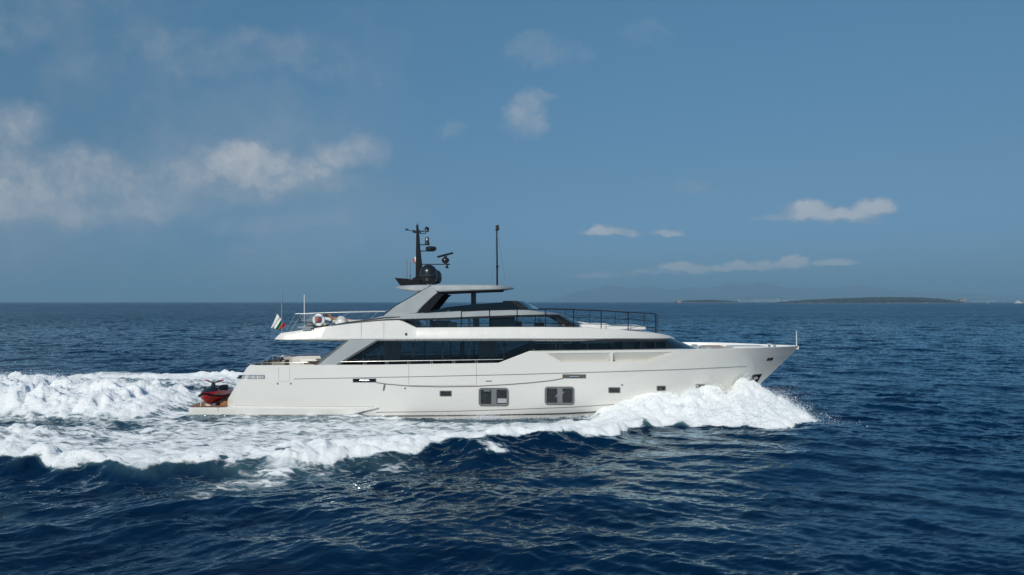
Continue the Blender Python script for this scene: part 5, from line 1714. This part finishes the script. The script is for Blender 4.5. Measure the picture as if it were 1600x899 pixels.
# white town on the far shore : every block its own building
proto_w = MB().box((0, 0, 0.5), (1, 1, 1))
g = random.Random(12)
def far_house(px, pz, D, w_, h_):
    X = (px - 800) / F * D
    t = thing('town_building', (X, D, pz), 'small pale building in the hazy white town on the far shore', 'building', 'buildings of the far town')
    MB().box((X, D, pz + h_ / 2), (w_, w_, h_)).build('wall', M_WALL, t)
for k in range(70):
    px = g.gauss(1195, 26)
    if not 1150 < px < 1242: continue
    s_ = g.random() ** 1.5
    far_house(px, 4 + s_ * 62, 14300 + s_ * 1500, g.uniform(18, 55), g.uniform(14, 34))
for k in range(22):
    px = g.uniform(1518, 1572)
    s_ = g.random() ** 2
    far_house(px, 3 + s_ * 22, 14300 + s_ * 900, g.uniform(18, 60), g.uniform(12, 26))

# ------------------------------------------------------------------ far boats
def far_boat(name, px, D, L, label, tall=True, group=None):
    X = (px - 800) / F * D
    t = thing(name, (X, D, 0), label, 'boat', group)
    mb = MB()
    rows = []
    for (u_, hw, zt) in ((-0.5, 0.10, 0.085), (-0.2, 0.115, 0.085), (0.15, 0.11, 0.095), (0.38, 0.06, 0.11), (0.5, 0.004, 0.125)):
        rows.append([(X + u_ * L, D - hw * L, zt * L), (X + (u_ * 0.95) * L, D - hw * 0.8 * L, -0.01 * L), (X + (u_ * 0.95) * L, D + hw * 0.8 * L, -0.01 * L), (X + u_ * L, D + hw * L, zt * L)])
    mb.grid(rows, closed=True); mb.add(rows[0], [(0, 1, 2, 3)])
    mb.build('hull', M_WHITE2, t)
    z0 = 0.085 * L
    for (a, b_, h_) in (((-0.38, 0.22, 0.07), (-0.30, 0.12, 0.06), (-0.20, 0.02, 0.045)) if tall else ((-0.25, 0.10, 0.07),)):
        MB().box((X + (a + b_) / 2 * L, D, z0 + h_ * L / 2), ((b_ - a) * L, 0.17 * L, h_ * L * 0.55)).build('deckhouse', M_WHITE2, t)
        MB().box((X + (a + b_) / 2 * L, D, z0 + h_ * L * 0.88), ((b_ - a) * L * 1.04, 0.18 * L, h_ * L * 0.2)).build('deck_roof', M_WHITE2, t)
        z0 += h_ * L
    if tall:
        MB().tube([(X - 0.12 * L, D, z0 - 0.01 * L), (X - 0.14 * L, D, z0 + 0.16 * L)], [0.025 * L, 0.008 * L], 6).build('mast', M_WHITE2, t)
far_boat('distant_yacht', 1591.5, 3300, 44, 'large white yacht far off on the horizon at the right edge')
far_boat('distant_motorboat', 1543, 3600, 15, 'tiny white boat on the horizon right of the large island', False)
far_boat('distant_motorboat', 1388, 3300, 12, 'tiny white boat in front of the middle of the large island', False)
far_boat('distant_motorboat', 1266, 3300, 9, 'tiny white boat by the left end of the large island', False)
far_boat('distant_motorboat', 1448, 3200, 9, 'tiny white boat in front of the right half of the large island', False)

# ------------------------------------------------------------------ air
hz = MB().box((0, 14000, 359), (90000, 40000, 722)).build('haze', M_HAZE)
tag(hz, 'pale blue sea haze', None, None, 'stuff')
